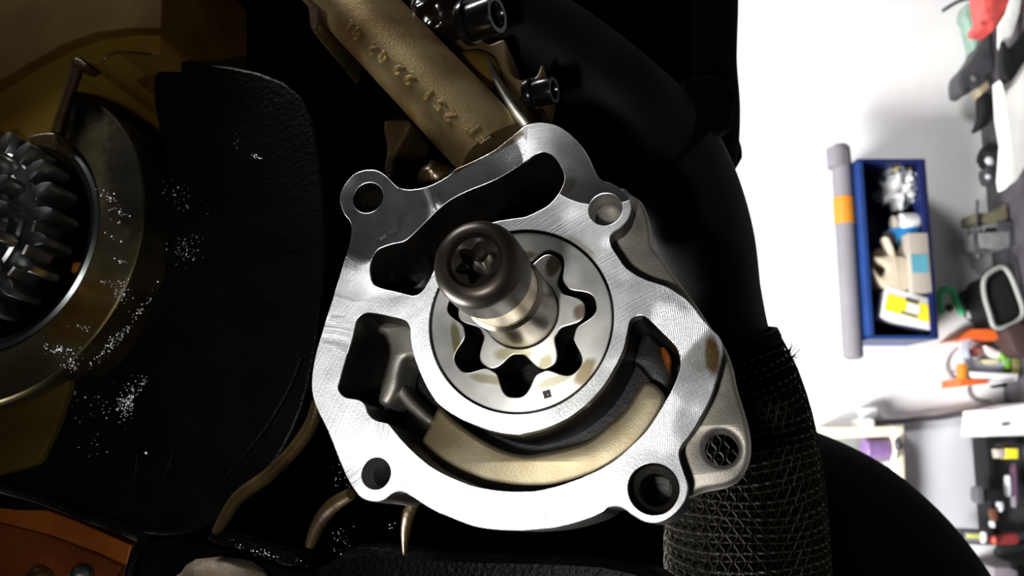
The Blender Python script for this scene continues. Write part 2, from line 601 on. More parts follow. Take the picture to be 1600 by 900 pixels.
# port walls inside the top channel: one round port at each end
for (px, py, r, w) in ((842, 290, 7.2, -15), (640, 425, 5.5, -13)):
    q = L2(px, py, w * MM)
    pr = lathe([(r * MM, 0), ((r - 1.0) * MM, 0.5 * MM), ((r - 1.4) * MM, -0.6 * MM), ((r - 1.6) * MM, -7 * MM), ((r + 1.2) * MM, -7 * MM), ((r + 0.8) * MM, -0.7 * MM)], 36, True)
    pr.transform(Matrix.Translation(q) @ Matrix.Diagonal((1.1, 0.78, 1, 1)) if r > 6 else Matrix.Translation(q))
    link('port_rim', pr, M_CASTDARK, pump, 60)
# right end of the gallery: dark pocket step and a block coloured as its orange reflection
link('pocket_step', prism([SL([(985, 520), (1004, 512), (1030, 535), (1050, 560), (1052, 590), (1040, 612), (1018, 596), (1000, 575), (985, 560)], -19 * MM)], -23 * MM, -19 * MM, 0.001), M_CASTDARK, pump, 60)
amb = prism([SL([(1033, 541), (1043, 547), (1049, 562), (1046, 578), (1039, 570), (1034, 556)], -12 * MM)], -19 * MM, -12 * MM, 0.0007)
link('pocket_reflection', amb, M_REFLECT, pump, 60)['label'] = 'amber block standing for a reflection in the corner pocket'
# counterbored sleeves in the screw holes
for k, (px, py, r) in enumerate(HOLES):
    q = L2(px, py)
    rr = r * MM
    s = lathe([(rr * 1.0, -0.35 * MM), (rr * 0.985, -0.6 * MM), (rr * 0.97, -4.5 * MM), (rr * (0.86 if k != 3 else 0.66), -5.2 * MM)]
              + [(rr * (0.86 - 0.05 * (i % 2) if k != 3 else 0.66), (-5.2 - 0.5 * i) * MM) for i in range(1, 22)], 40)
    s.transform(Matrix.Translation(q))
    link('screw_bore', s, M_HOLE if k in (1, 2) else M_CASTDARK, pump, 40)  # near-black bores: the shade of the deep holes is in the colour
# pen line and pits by the upper screw hole
ink = smooth_loop(LL([(626, 296), (632, 303), (630, 318), (624, 330), (622, 345), (618, 358), (606, 366), (598, 372), (590, 375), (584, 370)], 0.00002), 4, False)
for a, b in ((14, 24), (25, 31), (32, len(ink))):
    seg = ink[a:b]
    if len(seg) > 2:
        me = tube(seg, [0.00024 + 0.00022 * abs(noise.noise(p * 3000)) for p in seg], 6)
        link('pen_line', me, M_INK, pump)
rnd = random.Random(4)
for i in range(16):
    px, py = 628 + rnd.uniform(-6, 7), 305 + rnd.uniform(-14, 20)
    me = blob(L2(px, py, 0.00001), 0.00018, 0.00014, 0.00004, 0.3, 2, i, 1)
    link('pit', me, M_INK, pump)

# ------------------------------------------------------------------ gerotor set, shaft and screw
th_o, th_i, psi = math.radians(60.5), math.radians(-3.2), math.radians(83)
ECC = 2.1 * MM
ro = empty('outer_rotor', PUMP_M @ Matrix.Translation(RC), 'round steel outer rotor with seven rounded pockets inside the pump bore', 'pump rotor')
pocket = []
for i in range(280):
    a = 2 * math.pi * i / 280
    c = (1 + math.cos(7 * (a - th_o))) / 2
    r = (13.1 + 4.55 * (1 - (1 - c) ** 1.7) ** 1.9) * MM
    pocket.append(Vector((r * math.cos(a), r * math.sin(a), 0)))
me = prism([circle(0, 0, 20.85 * MM, 120), pocket], -12 * MM, -0.25 * MM, 0.00022)
ob = link('ring_body', me, None, ro, 15)


def shifted(m, d):
    """the stain centres of M_ROTOR are written in pump coordinates; move them to this object's own"""
    for n in m.node_tree.nodes:
        if n.type == 'MAPPING' and n.vector_type == 'TEXTURE':
            v = n.inputs['Location'].default_value
            n.inputs['Location'].default_value = (v[0] - d.x, v[1] - d.y, 0)


shifted(M_ROTOR, RC)
me.materials.append(M_ROTOR)
link('pocket_shade', liner(pocket, -0.0119, -0.0006, 0.00006), M_CASTDARK, ro)  # dark liner: the shade inside the pockets put into its colour
q = L2(854.5, 615.5) - RC
sq = prism([[Vector((q.x + 1.22 * MM * math.cos(t), q.y + 1.22 * MM * math.sin(t), 0)) for t in (math.radians(a) for a in (60, 150, 240, 330))]], -0.3 * MM, -0.235 * MM)
link('square_mark', sq, mat('dark_etched_mark', (0.05, 0.042, 0.035), 0.45, 0.6), ro)['label'] = 'small dark square etched mark'
dot = blob(Vector((q.x + 0.15 * MM, q.y - 0.1 * MM, -0.232 * MM)), 0.00012, 0.00012, 0.00003, 0.1, 2, 1, 1)
link('mark_dot', dot, M_ROTOR, ro)

IC = RC + Vector((math.cos(psi), math.sin(psi), 0)) * ECC
ri = empty('inner_rotor', PUMP_M @ Matrix.Translation(IC), 'steel six-lobed star rotor around the pump shaft', 'pump rotor')
star = []
for i in range(240):
    a = 2 * math.pi * i / 240
    c = (1 + math.cos(6 * (a - th_i))) / 2
    r = (10.1 + 4.65 * (1 - (1 - c) ** 1.7) ** 2.0) * MM
    star.append(Vector((r * math.cos(a), r * math.sin(a), 0)))
me = prism([star, circle(0, 0, 8.75 * MM, 60)], -12 * MM, -0.15 * MM, 0.0003)
shifted(M_STAR, IC)
me.materials.append(M_STAR)
link('star_body', me, None, ri, 15)

link('flank_shade', liner(star, -0.0119, -0.0007, -0.00006), M_CASTDARK, ri)  # black liner, shade between star and ring in its colour
sh = empty('pump_shaft', PUMP_M @ Matrix.Translation(IC), 'round grey steel pump shaft rising from the star rotor', 'shaft')
link('shaft_body', lathe([(0, -12 * MM), (8.6 * MM, -12 * MM), (8.6 * MM, 16.6 * MM), (7.9 * MM, 17.8 * MM), (0, 17.8 * MM)], 64), M_SHAFT, sh, 30)
link('collar', lathe([(0, 17.8 * MM), (7.1 * MM, 17.8 * MM), (7.75 * MM, 18.3 * MM), (7.75 * MM, 25.6 * MM), (7.3 * MM, 26 * MM), (0, 26 * MM)], 64), M_COLLAR, sh, 30)['label'] = 'pale steel collar with a rust spot'

sc_m = PUMP_M @ Matrix.Translation(IC + Vector((0, 0, 26 * MM)))
screw = empty('star_socket_screw', sc_m, 'black star-socket screw with a rounded head on the pump shaft end', 'screw')
R8 = 8.65 * MM
prof = [(0, 0), (6.6 * MM, 0), (6.6 * MM, 1.2 * MM), (8.0 * MM, 1.5 * MM), (R8, 2.2 * MM), (R8, 9.5 * MM)]
for i in range(1, 9):                     # rounded shoulder
    a = i / 8 * math.pi / 2
    prof.append(((5.45 + 3.2 * math.cos(a)) * MM, (9.5 + 3.6 * math.sin(a)) * MM))
prof += [(5.25 * MM, 12.8 * MM), (4.95 * MM, 12.2 * MM), (4.85 * MM, 11.5 * MM)]
n = 72
bm = bmesh.new()
rings = []
for r, z in prof:
    rings.append([bm.verts.new((r * math.cos(2 * math.pi * i / n), r * math.sin(2 * math.pi * i / n), z)) if r > 1e-7 else None for i in range(n)])
c0 = bm.verts.new((0, 0, 0))


def star_r(a):
    return (3.55 + 0.72 * math.cos(6 * (a - 0.35))) * MM


for z in (11.3 * MM, 3.0 * MM):
    rings.append([bm.verts.new((star_r(2 * math.pi * i / n) * math.cos(2 * math.pi * i / n), star_r(2 * math.pi * i / n) * math.sin(2 * math.pi * i / n), z)) for i in range(n)])
for i in range(n):
    j = (i + 1) % n
    bm.faces.new((c0, rings[1][i], rings[1][j]))
    for a, b in zip(rings[1:], rings[2:]):
        bm.faces.new((a[i], a[j], b[j], b[i]))
cb = bm.verts.new((0, 0, 1.8 * MM))
for i in range(n):
    bm.faces.new((rings[-1][i], rings[-1][(i + 1) % n], cb))
link('screw_head', bm_mesh(bm), M_BLACKOX, screw, 32)

# ------------------------------------------------------------------ engine behind the pump
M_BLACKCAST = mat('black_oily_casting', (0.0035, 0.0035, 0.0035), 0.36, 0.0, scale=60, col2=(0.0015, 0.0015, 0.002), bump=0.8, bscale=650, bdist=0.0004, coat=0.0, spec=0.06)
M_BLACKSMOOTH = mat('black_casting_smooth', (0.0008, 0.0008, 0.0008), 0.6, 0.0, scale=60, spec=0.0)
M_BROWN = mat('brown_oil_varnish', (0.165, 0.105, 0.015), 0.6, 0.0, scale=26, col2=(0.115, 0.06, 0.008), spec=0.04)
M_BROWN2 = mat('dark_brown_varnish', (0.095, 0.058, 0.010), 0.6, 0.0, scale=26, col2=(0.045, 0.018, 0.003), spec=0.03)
M_RIB = mat('oily_brown_rib', (0.105, 0.070, 0.026), 0.34, 0.6, scale=90, col2=(0.05, 0.028, 0.010), bump=0.5, bscale=900, bdist=0.0002, coat=0.3)
M_TURNED = machined_mat('oily_turned_flange', (0.24, 0.195, 0.105), 0.45, [(0.0, 0.0)], 1300, 1.0, aniso=0.5, hatch=0.0,
                         stains=[(0.036, -0.026, 0.016, 0.012, 0.6, (0.20, 0.11, 0.02), 0.9), (0.05, 0.02, 0.014, 0.03, 0.2, (0.05, 0.045, 0.03), 0.9), (0.02, 0.045, 0.03, 0.014, 0, (0.05, 0.045, 0.03), 0.9)])
M_GEAR = mat('oily_gear_steel', (0.34, 0.36, 0.35), 0.34, 1.0, scale=120, col2=(0.16, 0.17, 0.165), coat=0.2)
M_RACE = mat('polished_race', (0.42, 0.46, 0.45), 0.3, 1.0, scale=60, col2=(0.28, 0.31, 0.30))
M_PIPE = mat('bronze_varnished_casting', (0.40, 0.30, 0.14), 0.40, 0.85, scale=55, col2=(0.17, 0.10, 0.03), bump=0.5, bscale=2200, bdist=0.00015)
M_ORANGE = mat('orange_varnish', (0.30, 0.085, 0.010), 0.42, 0.1, scale=40, col2=(0.20, 0.045, 0.006), coat=0.2, spec=0.3)

eng = empty('engine_casing', PUMP_M @ Matrix.Translation((0, 0, -0.05)), 'black oily engine casing with brown varnish stains behind the pump', 'engine')
EZ = 0.05          # engine children are written in pump coordinates, lifted by this


def eng_part(name, me, m, label=None, ang=40, parent=None):
    if parent is None:
        me.transform(Matrix.Translation((0, 0, EZ)))
    if me.get('slab'): ang = 16
    o = link(name, me, m, parent or eng, ang)
    if label: o['label'] = label
    return o


def slab(pts, w0, w1, bevel=0.0, sub=4, smooth=True):
    """plate of the engine: outline in pixels as seen at its front w1, back at w0 (mm)"""
    lp = SL(pts, w1 * MM, sub) if smooth else LL(pts, w1 * MM)
    me = prism([lp], w0 * MM, w1 * MM, bevel * MM)
    me['slab'] = 1                     # flat front: keep its edge crisp
    return me


def rail(pts, w, r, n=10, sub=5):
    """rounded rib along pixels at height w (mm)"""
    ww = w if hasattr(w, '__len__') else [w] * len(pts)
    path = smooth_loop([L2(x, y, k * MM) for (x, y), k in zip(pts, ww)], sub, False)
    rr = r if hasattr(r, '__len__') else [r] * len(pts)
    rad = []
    for i in range(len(path)):
        t = i / (len(path) - 1) * (len(rr) - 1)
        k = min(int(t), len(rr) - 2)
        rad.append((rr[k] + (rr[k + 1] - rr[k]) * (t - k)) * MM)
    return tube(path, rad, n)


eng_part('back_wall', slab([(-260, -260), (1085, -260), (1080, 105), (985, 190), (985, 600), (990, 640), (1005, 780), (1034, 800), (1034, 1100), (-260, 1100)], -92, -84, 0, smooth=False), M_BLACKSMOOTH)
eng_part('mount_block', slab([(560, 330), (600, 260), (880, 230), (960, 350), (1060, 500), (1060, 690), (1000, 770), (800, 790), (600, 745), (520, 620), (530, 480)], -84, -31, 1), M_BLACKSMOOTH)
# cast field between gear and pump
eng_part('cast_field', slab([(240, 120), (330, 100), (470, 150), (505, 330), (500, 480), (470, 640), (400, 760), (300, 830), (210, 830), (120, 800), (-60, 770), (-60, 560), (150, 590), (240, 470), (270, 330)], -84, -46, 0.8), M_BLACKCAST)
# turned flange round the gear bore
gc = L2(-10, 372, -0.036)
ring = lathe([(38.8 * MM, -20 * MM), (38.8 * MM, -0.5 * MM), (39.4 * MM, 0), (54.4 * MM, 0.0), (54.8 * MM, -0.5 * MM), (55 * MM, -20 * MM)], 160, True)
o = eng_part('turned_flange', ring, M_TURNED, 'turned flange face with wet oil glints', 20)
o.location = gc
# top-left panels
eng_part('bore_floor', prism([circle(gc.x, gc.y, 40 * MM, 64)], -0.084, -0.049), M_BLACKSMOOTH)
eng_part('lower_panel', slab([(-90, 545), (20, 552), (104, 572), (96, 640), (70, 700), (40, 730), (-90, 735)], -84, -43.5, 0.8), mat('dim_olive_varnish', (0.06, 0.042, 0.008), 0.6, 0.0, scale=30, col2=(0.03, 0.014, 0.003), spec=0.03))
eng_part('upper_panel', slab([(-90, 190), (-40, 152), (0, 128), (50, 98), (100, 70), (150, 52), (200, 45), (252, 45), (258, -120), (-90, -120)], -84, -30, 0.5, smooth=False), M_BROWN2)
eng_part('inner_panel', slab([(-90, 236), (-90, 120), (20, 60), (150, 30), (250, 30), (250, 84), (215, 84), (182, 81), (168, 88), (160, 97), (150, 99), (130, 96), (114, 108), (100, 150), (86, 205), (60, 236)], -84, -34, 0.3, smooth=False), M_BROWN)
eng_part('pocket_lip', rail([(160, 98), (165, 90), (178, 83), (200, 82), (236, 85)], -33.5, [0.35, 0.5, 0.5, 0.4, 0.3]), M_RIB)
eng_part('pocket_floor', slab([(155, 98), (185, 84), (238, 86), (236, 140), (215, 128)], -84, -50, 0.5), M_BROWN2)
eng_part('strut', rail([(121, 98), (112, 130), (98, 170), (86, 208)], -33, [1.9, 1.6, 1.6, 1.6]), M_RIB)
eng_part('strut_head', prism([SL([(116, 96), (122, 92), (130, 95), (138, 103), (134, 110), (124, 108), (117, 104)], -0.032, 4)], -0.037, -0.031, 0.0006), M_RIB)
eng_part('clip', slab([(45, 212), (80, 206), (86, 214), (87, 226), (80, 232), (66, 228), (52, 230)], -42, -29, 0.8), M_RIB)
# stiffening ribs of the casing
eng_part('rib', rail([(496, 628), (488, 660), (462, 700), (420, 742), (375, 775), (352, 808), (338, 832)], [-34, -36, -38, -39, -40, -41, -42], [1.6, 2.0, 2.0, 2.0, 2.0, 1.8, 1.4]), M_RIB)
eng_part('rib', rail([(470, 560), (452, 605), (415, 668), (380, 712), (350, 750)], -44, [0.8, 0.8, 0.7, 0.6, 0.4]), M_BLACKCAST)
eng_part('rib', rail([(548, 772), (520, 790), (500, 815), (484, 852)], [-33, -36, -39, -42], [1.6, 2.1, 2.0, 1.5]), M_RIB)
eng_part('rib', rail([(652, 776), (640, 800), (634, 830), (632, 865)], [-32, -35, -39, -44], [1.5, 1.8, 1.4, 0.5]), M_RIB)
eng_part('ledge', slab([(326, 836), (345, 830), (400, 848), (462, 866), (454, 884), (400, 868), (330, 846)], -60, -41, 0.6), M_BLACKCAST)
eng_part('ridge', rail([(208, 690), (214, 712), (209, 750)], -45, 0.5), M_BLACKCAST)
eng_part('ridge', rail([(272, 698), (266, 720), (256, 745)], -45, 0.4), M_BLACKCAST)
eng_part('boss', blob(L2(345, 912, -0.046), 0.015, 0.0072, 0.006, 0.15, 2, 5, 3), mat('tan_rough_casting', (0.20, 0.16, 0.115), 0.55, 0.3, scale=120, col2=(0.09, 0.07, 0.04), bump=0.6, bscale=900, bdist=0.0003))
eng_part('boss', blob(L2(62, 905, -0.046), 0.0045, 0.004, 0.004, 0.15, 2, 6, 3), M_RIB)
eng_part('boss', blob(L2(128, 905, -0.046), 0.004, 0.0045, 0.004, 0.15, 2, 7, 3), M_GEAR)
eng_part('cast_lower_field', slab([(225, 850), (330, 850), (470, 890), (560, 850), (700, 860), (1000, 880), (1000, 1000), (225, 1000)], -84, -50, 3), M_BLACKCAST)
# orange stained chamber at the lower edge with its dark frame
eng_part('orange_chamber', slab([(-70, 760), (0, 778), (60, 792), (120, 815), (205, 852), (198, 885), (120, 868), (60, 862), (-70, 850)], -84, -50, 0.4, smooth=False), M_ORANGE)
eng_part('orange_chamber_step', slab([(-70, 800), (0, 818), (70, 836), (140, 862), (190, 885), (160, 930), (-70, 930)], -84, -47, 0.4, smooth=False), mat('deep_orange_varnish', (0.17, 0.040, 0.006), 0.45, 0.1, scale=40, col2=(0.08, 0.018, 0.004), spec=0.3))
eng_part('chamber_frame', rail([(-70, 738), (0, 762), (60, 778), (120, 800), (218, 838), (212, 862), (203, 892), (196, 930)], -43, [1.5, 1.5, 1.6, 1.7, 1.6, 1.4, 1.4, 1.4], 8, 3), M_BLACKCAST)
# glints of wet oil on the casting, made as facets aimed at the lamp
rnd = random.Random(11)

LAMP_C = Vector((-0.048, -0.028, 0.003))          # the phone lamp, camera axes


def wet_glints(px, py, w, sx, sy, ang, n, seed, size=1.0):
    """wet grains of a rough casting: small glossy facets, each turned to mirror the lamp to the camera as a glint"""
    rg = random.Random(seed)
    bm = bmesh.new()
    for i in range(n):
        a, b = rg.gauss(0, 0.5), rg.gauss(0, 0.5)
        dx = a * sx * math.cos(ang) - b * sy * math.sin(ang)
        dy = a * sx * math.sin(ang) + b * sy * math.cos(ang)
        q = L2(px + dx, py + dy, w * MM)
        pc = O_C + U_C * q.x + V_C * q.y + N_C * q.z
        hv = ((-pc).normalized() + (LAMP_C - pc).normalized()).normalized()  # half-way direction between camera and lamp, where the glint appears
        hl = Vector((hv.dot(U_C) + rg.gauss(0, 0.07), hv.dot(V_C) + rg.gauss(0, 0.07), hv.dot(N_C))).normalized()
        m_ = Matrix.Translation(q) @ hl.to_track_quat('Z', 'Y').to_matrix().to_4x4() @ Matrix.Rotation(rg.uniform(0, 3), 4, 'Z')
        r = rg.uniform(0.06, 0.24) * MM * size
        k = rg.uniform(0.45, 1.0)
        top = bm.verts.new(m_ @ Vector((0, 0, 0.06 * r)))
        rim = [bm.verts.new(m_ @ Vector((r * math.cos(t), r * k * math.sin(t), 0))) for t in (math.pi / 3 * j for j in range(6))]
        low = bm.verts.new(m_ @ Vector((0, 0, -0.5 * r)))
        for j in range(6):
            bm.faces.new((top, rim[j], rim[(j + 1) % 6]))
            bm.faces.new((low, rim[(j + 1) % 6], rim[j]))
    return bm_mesh(bm)


M_WET = mat('wet_oil', (0.006, 0.005, 0.004), 0.16, 0.0, scale=300, spec=0.5)
for k, (px, py, w, sx, sy, ang, n, sz) in enumerate((
        (166, 306, -35.6, 16, 7, 0.5, 46, 1.3), (186, 330, -35.6, 16, 5, 0.5, 22, 1.2), (176, 345, -35.6, 12, 4, 0.3, 10, 1.1), (178, 372, -35.6, 16, 3, 0.5, 12, 1.1),
        (192, 410, -35.6, 22, 5, 0.4, 18, 1.1), (187, 456, -35.6, 14, 18, 0.2, 90, 1.0), (160, 440, -35.6, 16, 4, 0.2, 16, 1.0), (90, 546, -35.6, 22, 8, 0.1, 60, 1.4), (112, 568, -35.6, 16, 14, -0.4, 60, 1.0),
        (130, 512, -35.6, 20, 6, 0.2, 20, 1.0), (180, 532, -40, 44, 9, -0.8, 150, 1.1), (222, 480, -40, 26, 5, -1.0, 40, 1.0), (199, 628, -45.8, 12, 34, 0.3, 190, 1.1), (222, 600, -45.8, 6, 22, 0.5, 30, 1.0),
        (290, 392, -45.8, 28, 22, 0, 80, 0.8), (275, 306, -45.8, 30, 24, 0.4, 60, 0.8), (170, 625, -45.8, 60, 30, 0.1, 40, 0.8), (130, 680, -45.8, 80, 40, 0.1, 26, 0.7), (401, 245, -45.5, 10, 3, 0.2, 16, 1.2), (368, 222, -45.5, 6, 14, 0.2, 10, 0.8),
        (228, 708, -45.5, 3, 3, 0, 5, 1.4), (530, 750, -40, 16, 22, 0.3, 26, 0.9), (612, 823, -48, 5, 10, 0, 8, 1.0), (400, 862, -40.6, 60, 7, 0.3, 60, 0.8), (535, 840, -49, 16, 22, 0, 40, 0.7))):
    o = eng_part('wet_glints', wet_glints(px, py, w, sx, sy, ang, n, k + 1, sz), M_WET)
    o['kind'] = 'stuff'

# cast stem with raised numbers, rising from the pump to the upper edge
A0, A1 = L2(512, -38, -0.016), L2(772, 236, -0.016)
ax = (A1 - A0).normalized()
RP = 10.3 * MM
side = ax.cross(Vector((0, 0, 1))).normalized()         # towards lower left of the stem
if side.y > 0: side = -side


def stem_h(t):
    """height of the stem's section at t in -1 (upper right) .. 1 (lower left): the ridge sits lower left"""
    return math.sqrt(max(0.0, 1 - t * t)) * (0.84 + 0.30 * t)


bm = bmesh.new()
rings = []
NS = 40
for i in range(13):
    p = A0 + (A1 - A0) * (i / 12)
    top = [p + (side * t + Vector((0, 0, 1)) * stem_h(t)) * RP for t in (math.cos(math.pi * k / NS) for k in range(NS + 1))]
    bot = [p + (side * math.cos(a) + Vector((0, 0, 1)) * math.sin(a) * 0.9) * RP for a in (math.pi + math.pi * k / 12 for k in range(1, 12))]
    rings.append([bm.verts.new(v) for v in top + bot])
for r0, r1 in zip(rings, rings[1:]):
    for k in range(len(r0)):
        j = (k + 1) % len(r0)
        bm.faces.new((r0[k], r0[j], r1[j], r1[k]))
bm.faces.new(rings[0])
bm.faces.new(rings[-1])
stem = bm_mesh(bm)
stem_o = eng_part('cast_stem', stem, M_PIPE, 'bronze-stained cast stem with raised numbers', 50)
FONT = None
GLYPH = [('F', 757, 216, 2.4), ('F', 740, 200, 2.4), ('2', 703, 180, 2.3), ('5', 688, 163, 2.3), ('1', 670, 147, 2.3),
         ('2', 640, 122, 2.3), ('2', 623, 106, 2.3), ('0', 597, 87, 2.3), ('2', 581, 74, 2.3), ('8', 556, 50, 2.3), ('1', 545, 38, 2.3)]
bm = bmesh.new()
for ch, px, py, hgt in GLYPH:
    cu = bpy.data.curves.new('t', 'FONT')
    cu.body = ch
    cu.size = hgt * 2.0 * MM
    cu.extrude = 0.22 * MM
    cu.bevel_depth = 0.09 * MM
    cu.align_x, cu.align_y = 'CENTER', 'CENTER'
    to = bpy.data.objects.new('t', cu)
    COL.objects.link(to)
    dg = bpy.context.evaluated_depsgraph_get()
    tm = bpy.data.meshes.new_from_object(to.evaluated_get(dg), depsgraph=dg)
    bpy.data.objects.remove(to)
    # meet the stem surface near the pixel
    q = L2(px, py, -0.007)
    t = (q - A0).dot(ax)
    base = A0 + ax * t
    sdist = max(-0.95, min(0.95, (q - base).dot(side) / RP))
    dh = (stem_h(sdist + 0.01) - stem_h(sdist - 0.01)) / 0.02
    nrm = (Vector((0, 0, 1)) - side * dh).normalized()
    up = (side - nrm * side.dot(nrm)).normalized()      # glyph tops point to the lower left
    rt = up.cross(nrm)
    mm_ = Matrix.Identity(4)
    for i, a in enumerate((rt, up, nrm)):
        mm_.col[i][:3] = a
    mm_.col[3][:3] = base + (side * sdist + Vector((0, 0, 1)) * stem_h(sdist)) * RP + nrm * 0.02 * MM
    tm.transform(mm_)
    bm.from_mesh(tm)
    bpy.data.meshes.remove(tm)
tm = bm_mesh(bm)
tm.transform(Matrix.Translation((0, 0, EZ)))
lo = link('cast_lettering', tm, M_PIPE, stem_o, 40)
lo['label'] = 'raised cast numbers and letters'
eng_part('stem_flange', slab([(470, -60), (500, -60), (500, 20), (494, 50), (484, 40), (480, 0)], -40, -10, 0.6), M_RIB)
eng_part('stem_web', slab([(600, 190), (640, 188), (632, 215), (618, 240), (616, 268), (600, 270), (604, 230)], -45, -28, 0.8), M_RIB)
eng_part('stem_foot', blob(L2(688, 285, -0.026), 0.006, 0.0052, 0.009, 0.12, 2, 3, 3), M_RIB)
# brown flange beside the stem
eng_part('side_flange_plate', slab([(655, -40), (742, -40), (742, 30), (760, 68), (788, 62), (793, 95), (802, 118), (822, 126), (838, 118), (846, 100), (850, 118), (842, 150), (815, 152), (818, 185), (800, 215), (700, 190), (640, 100)], -45, -27, 0.6), mat('brown_stained_plate', (0.13, 0.085, 0.035), 0.5, 0.5, scale=50, col2=(0.07, 0.04, 0.012), spec=0.3))
eng_part('fillet_dome', blob(L2(735, 118, -0.026), 0.0085, 0.0075, 0.005, 0.06, 1.5, 9, 4), M_BROWN2)
eng_part('fin', rail([(762, 96), (772, 118), (790, 150), (806, 176), (824, 200)], [-22, -20, -17, -14, -10], [0.5, 0.8, 1.1, 1.2, 1.2]), M_CAST)
eng_part('dark_knuckle', blob(L2(690, 28, -0.022), 0.010, 0.007, 0.008, 0.2, 2, 12, 4), mat('wet_black_casting', (0.006, 0.004, 0.003), 0.16, 0.0, spec=0.3))


def socket_bolt(px, py, w, length, r, tilt, label):
    """cap screw with a round socket, seen from the side; it points to picture-right and a little to us"""
    q = L2(px, py, w * MM)
    d = Vector((math.cos(tilt), -0.05, math.sin(tilt))).normalized()
    rot = d.to_track_quat('Z', 'Y').to_matrix().to_4x4()
    root = empty('socket_head_bolt', PUMP_M @ Matrix.Translation(q) @ rot, label, 'bolt')
    link('washer', lathe([(0, -0.0022), (r * 1.16, -0.0022), (r * 1.2, -0.0018), (r * 1.2, -0.0004), (r * 1.14, 0), (0, 0)], 40), M_BOLT, root, 30)
    link('head', lathe([(0, 0), (r * 0.96, 0), (r, 0.0005), (r, length - 0.0012), (r * 0.93, length), (r * 0.70, length), (r * 0.62, length - 0.0008), (r * 0.60, length - 0.005), (0, length - 0.0056)], 40), M_BOLT, root, 30)
    return root


M_BOLT = mat('glossy_black_bolt', (0.004, 0.004, 0.004), 0.2, 0.0, scale=200, spec=0.4)
socket_bolt(738, 34, -14, 0.0080, 0.0052, 0.30, 'glossy black socket-head bolt above the brown flange plate')
socket_bolt(836, 146, -16, 0.0055, 0.0036, 0.22, 'smaller black socket-head bolt beside the pump top lobe')

# ------------------------------------------------------------------ gears at the left
def gear_profile(n, rt, rr, frac=0.42):
    """tooth outline for one tooth centred on +x"""
    p = 2 * math.pi / n
    a_r, a_t = p * 0.30, p * 0.13
    pts = []
    for r, a in ((rr * 0.97, -a_r), (rr + (rt - rr) * 0.55, -(a_r + a_t) / 2 - 0.01), (rt - (rt - rr) * 0.08, -a_t), (rt, -a_t * 0.7), (rt, a_t * 0.7), (rt - (rt - rr) * 0.08, a_t), (rr + (rt - rr) * 0.55, (a_r + a_t) / 2 + 0.01), (rr * 0.97, a_r)):
        pts.append(Vector((r * math.cos(a), r * math.sin(a), 0)))
    return pts


def gear(name, w0, w1, n, rt, rr, bore, label, turn=0.0):
    c = Vector((gc.x, gc.y, w1 * MM))
    root = empty(name, PUMP_M @ Matrix.Translation(c), label, 'gear', None)
    h = (w1 - w0) * MM
    body = lathe([(bore, -h), (bore, -0.0004), (bore + 0.0006, 0.0), (rr * 0.80, 0), (rr * 0.83, -0.0008), (rr * 0.93, -0.0008), (rr * 0.98, -0.0006), (rr, -0.001), (rr, -h)], 96, True)
    link('gear_body', body, M_GEAR, root, 30)
    tm_ = prism([gear_profile(n, rt, rr)], -h, -0.0003, 0.00025)
    tm_.materials.append(M_GEAR)
    sharp(tm_, 25)
    for i in range(n):
        o = bpy.data.objects.new('tooth', tm_)
        COL.objects.link(o)
        o.parent = root
        o.rotation_euler = (0, 0, turn + 2 * math.pi * i / n)
    return root


gear('spur_gear', -35, -23, 22, 32.4 * MM, 26.4 * MM, 6 * MM, 'dark steel spur gear next to the polished bearing race, behind the front gear', 0.05)
gear('spur_gear', -20, -12, 18, 26.6 * MM, 20.4 * MM, 6 * MM, 'front dark steel spur gear with wet teeth, stacked on the gear by the race', 0.0)
race = empty('bearing_race', PUMP_M @ Matrix.Translation(gc + Vector((0, 0, -0.001))), 'polished steel bearing race ring around the gears', 'bearing')
link('race_ring', lathe([(33.2 * MM, -12 * MM), (33.2 * MM, -2.4 * MM), (34.4 * MM, -0.6 * MM), (36.6 * MM, 0.4 * MM), (37.7 * MM, -0.4 * MM), (37.7 * MM, -12 * MM)], 160, True), M_RACE, race, 40)
rp_ = L2(112, 414, -0.036) - gc
link('race_reflection', box(rp_.x - 0.0019, rp_.x + 0.0016, rp_.y - 0.0017, rp_.y + 0.0017, -0.004, -0.0012, 0.0005), M_ORANGE, race)['label'] = 'small orange block standing for an amber reflection by the race'  # amber reflection built as a coloured block

# ------------------------------------------------------------------ hoses at the right
M_RUBBER = mat('black_rubber', (0.0032, 0.0032, 0.0027), 0.6, 0.0, scale=30, spec=0.09, bump=0.2, bscale=500, bdist=0.0002)
M_RUBBER2 = mat('black_rubber_matt', (0.0014, 0.0014, 0.0013), 0.7, 0.0, scale=30, spec=0.02)


def hose(name, pts, d, r_px, m, label, n=40, cat='hose'):
    dd = d if hasattr(d, '__len__') else [d] * len(pts)
    rr = r_px if hasattr(r_px, '__len__') else [r_px] * len(pts)
    raw = [P(x, y, k) for (x, y), k in zip(pts, dd)]
    path = smooth_loop(raw, 6, False)
    rad = []
    for i in range(len(path)):
        t = i / 6
        k = min(int(t), len(rr) - 2)
        f = t - k
        rad.append((rr[k] + (rr[k + 1] - rr[k]) * f) / F_PX * (dd[k] + (dd[k + 1] - dd[k]) * f))
    me = tube(path, rad, n)
    o = link(name, me, m, None, 50)
    recentre(o)
    if label: tag(o, label, cat)
    return o


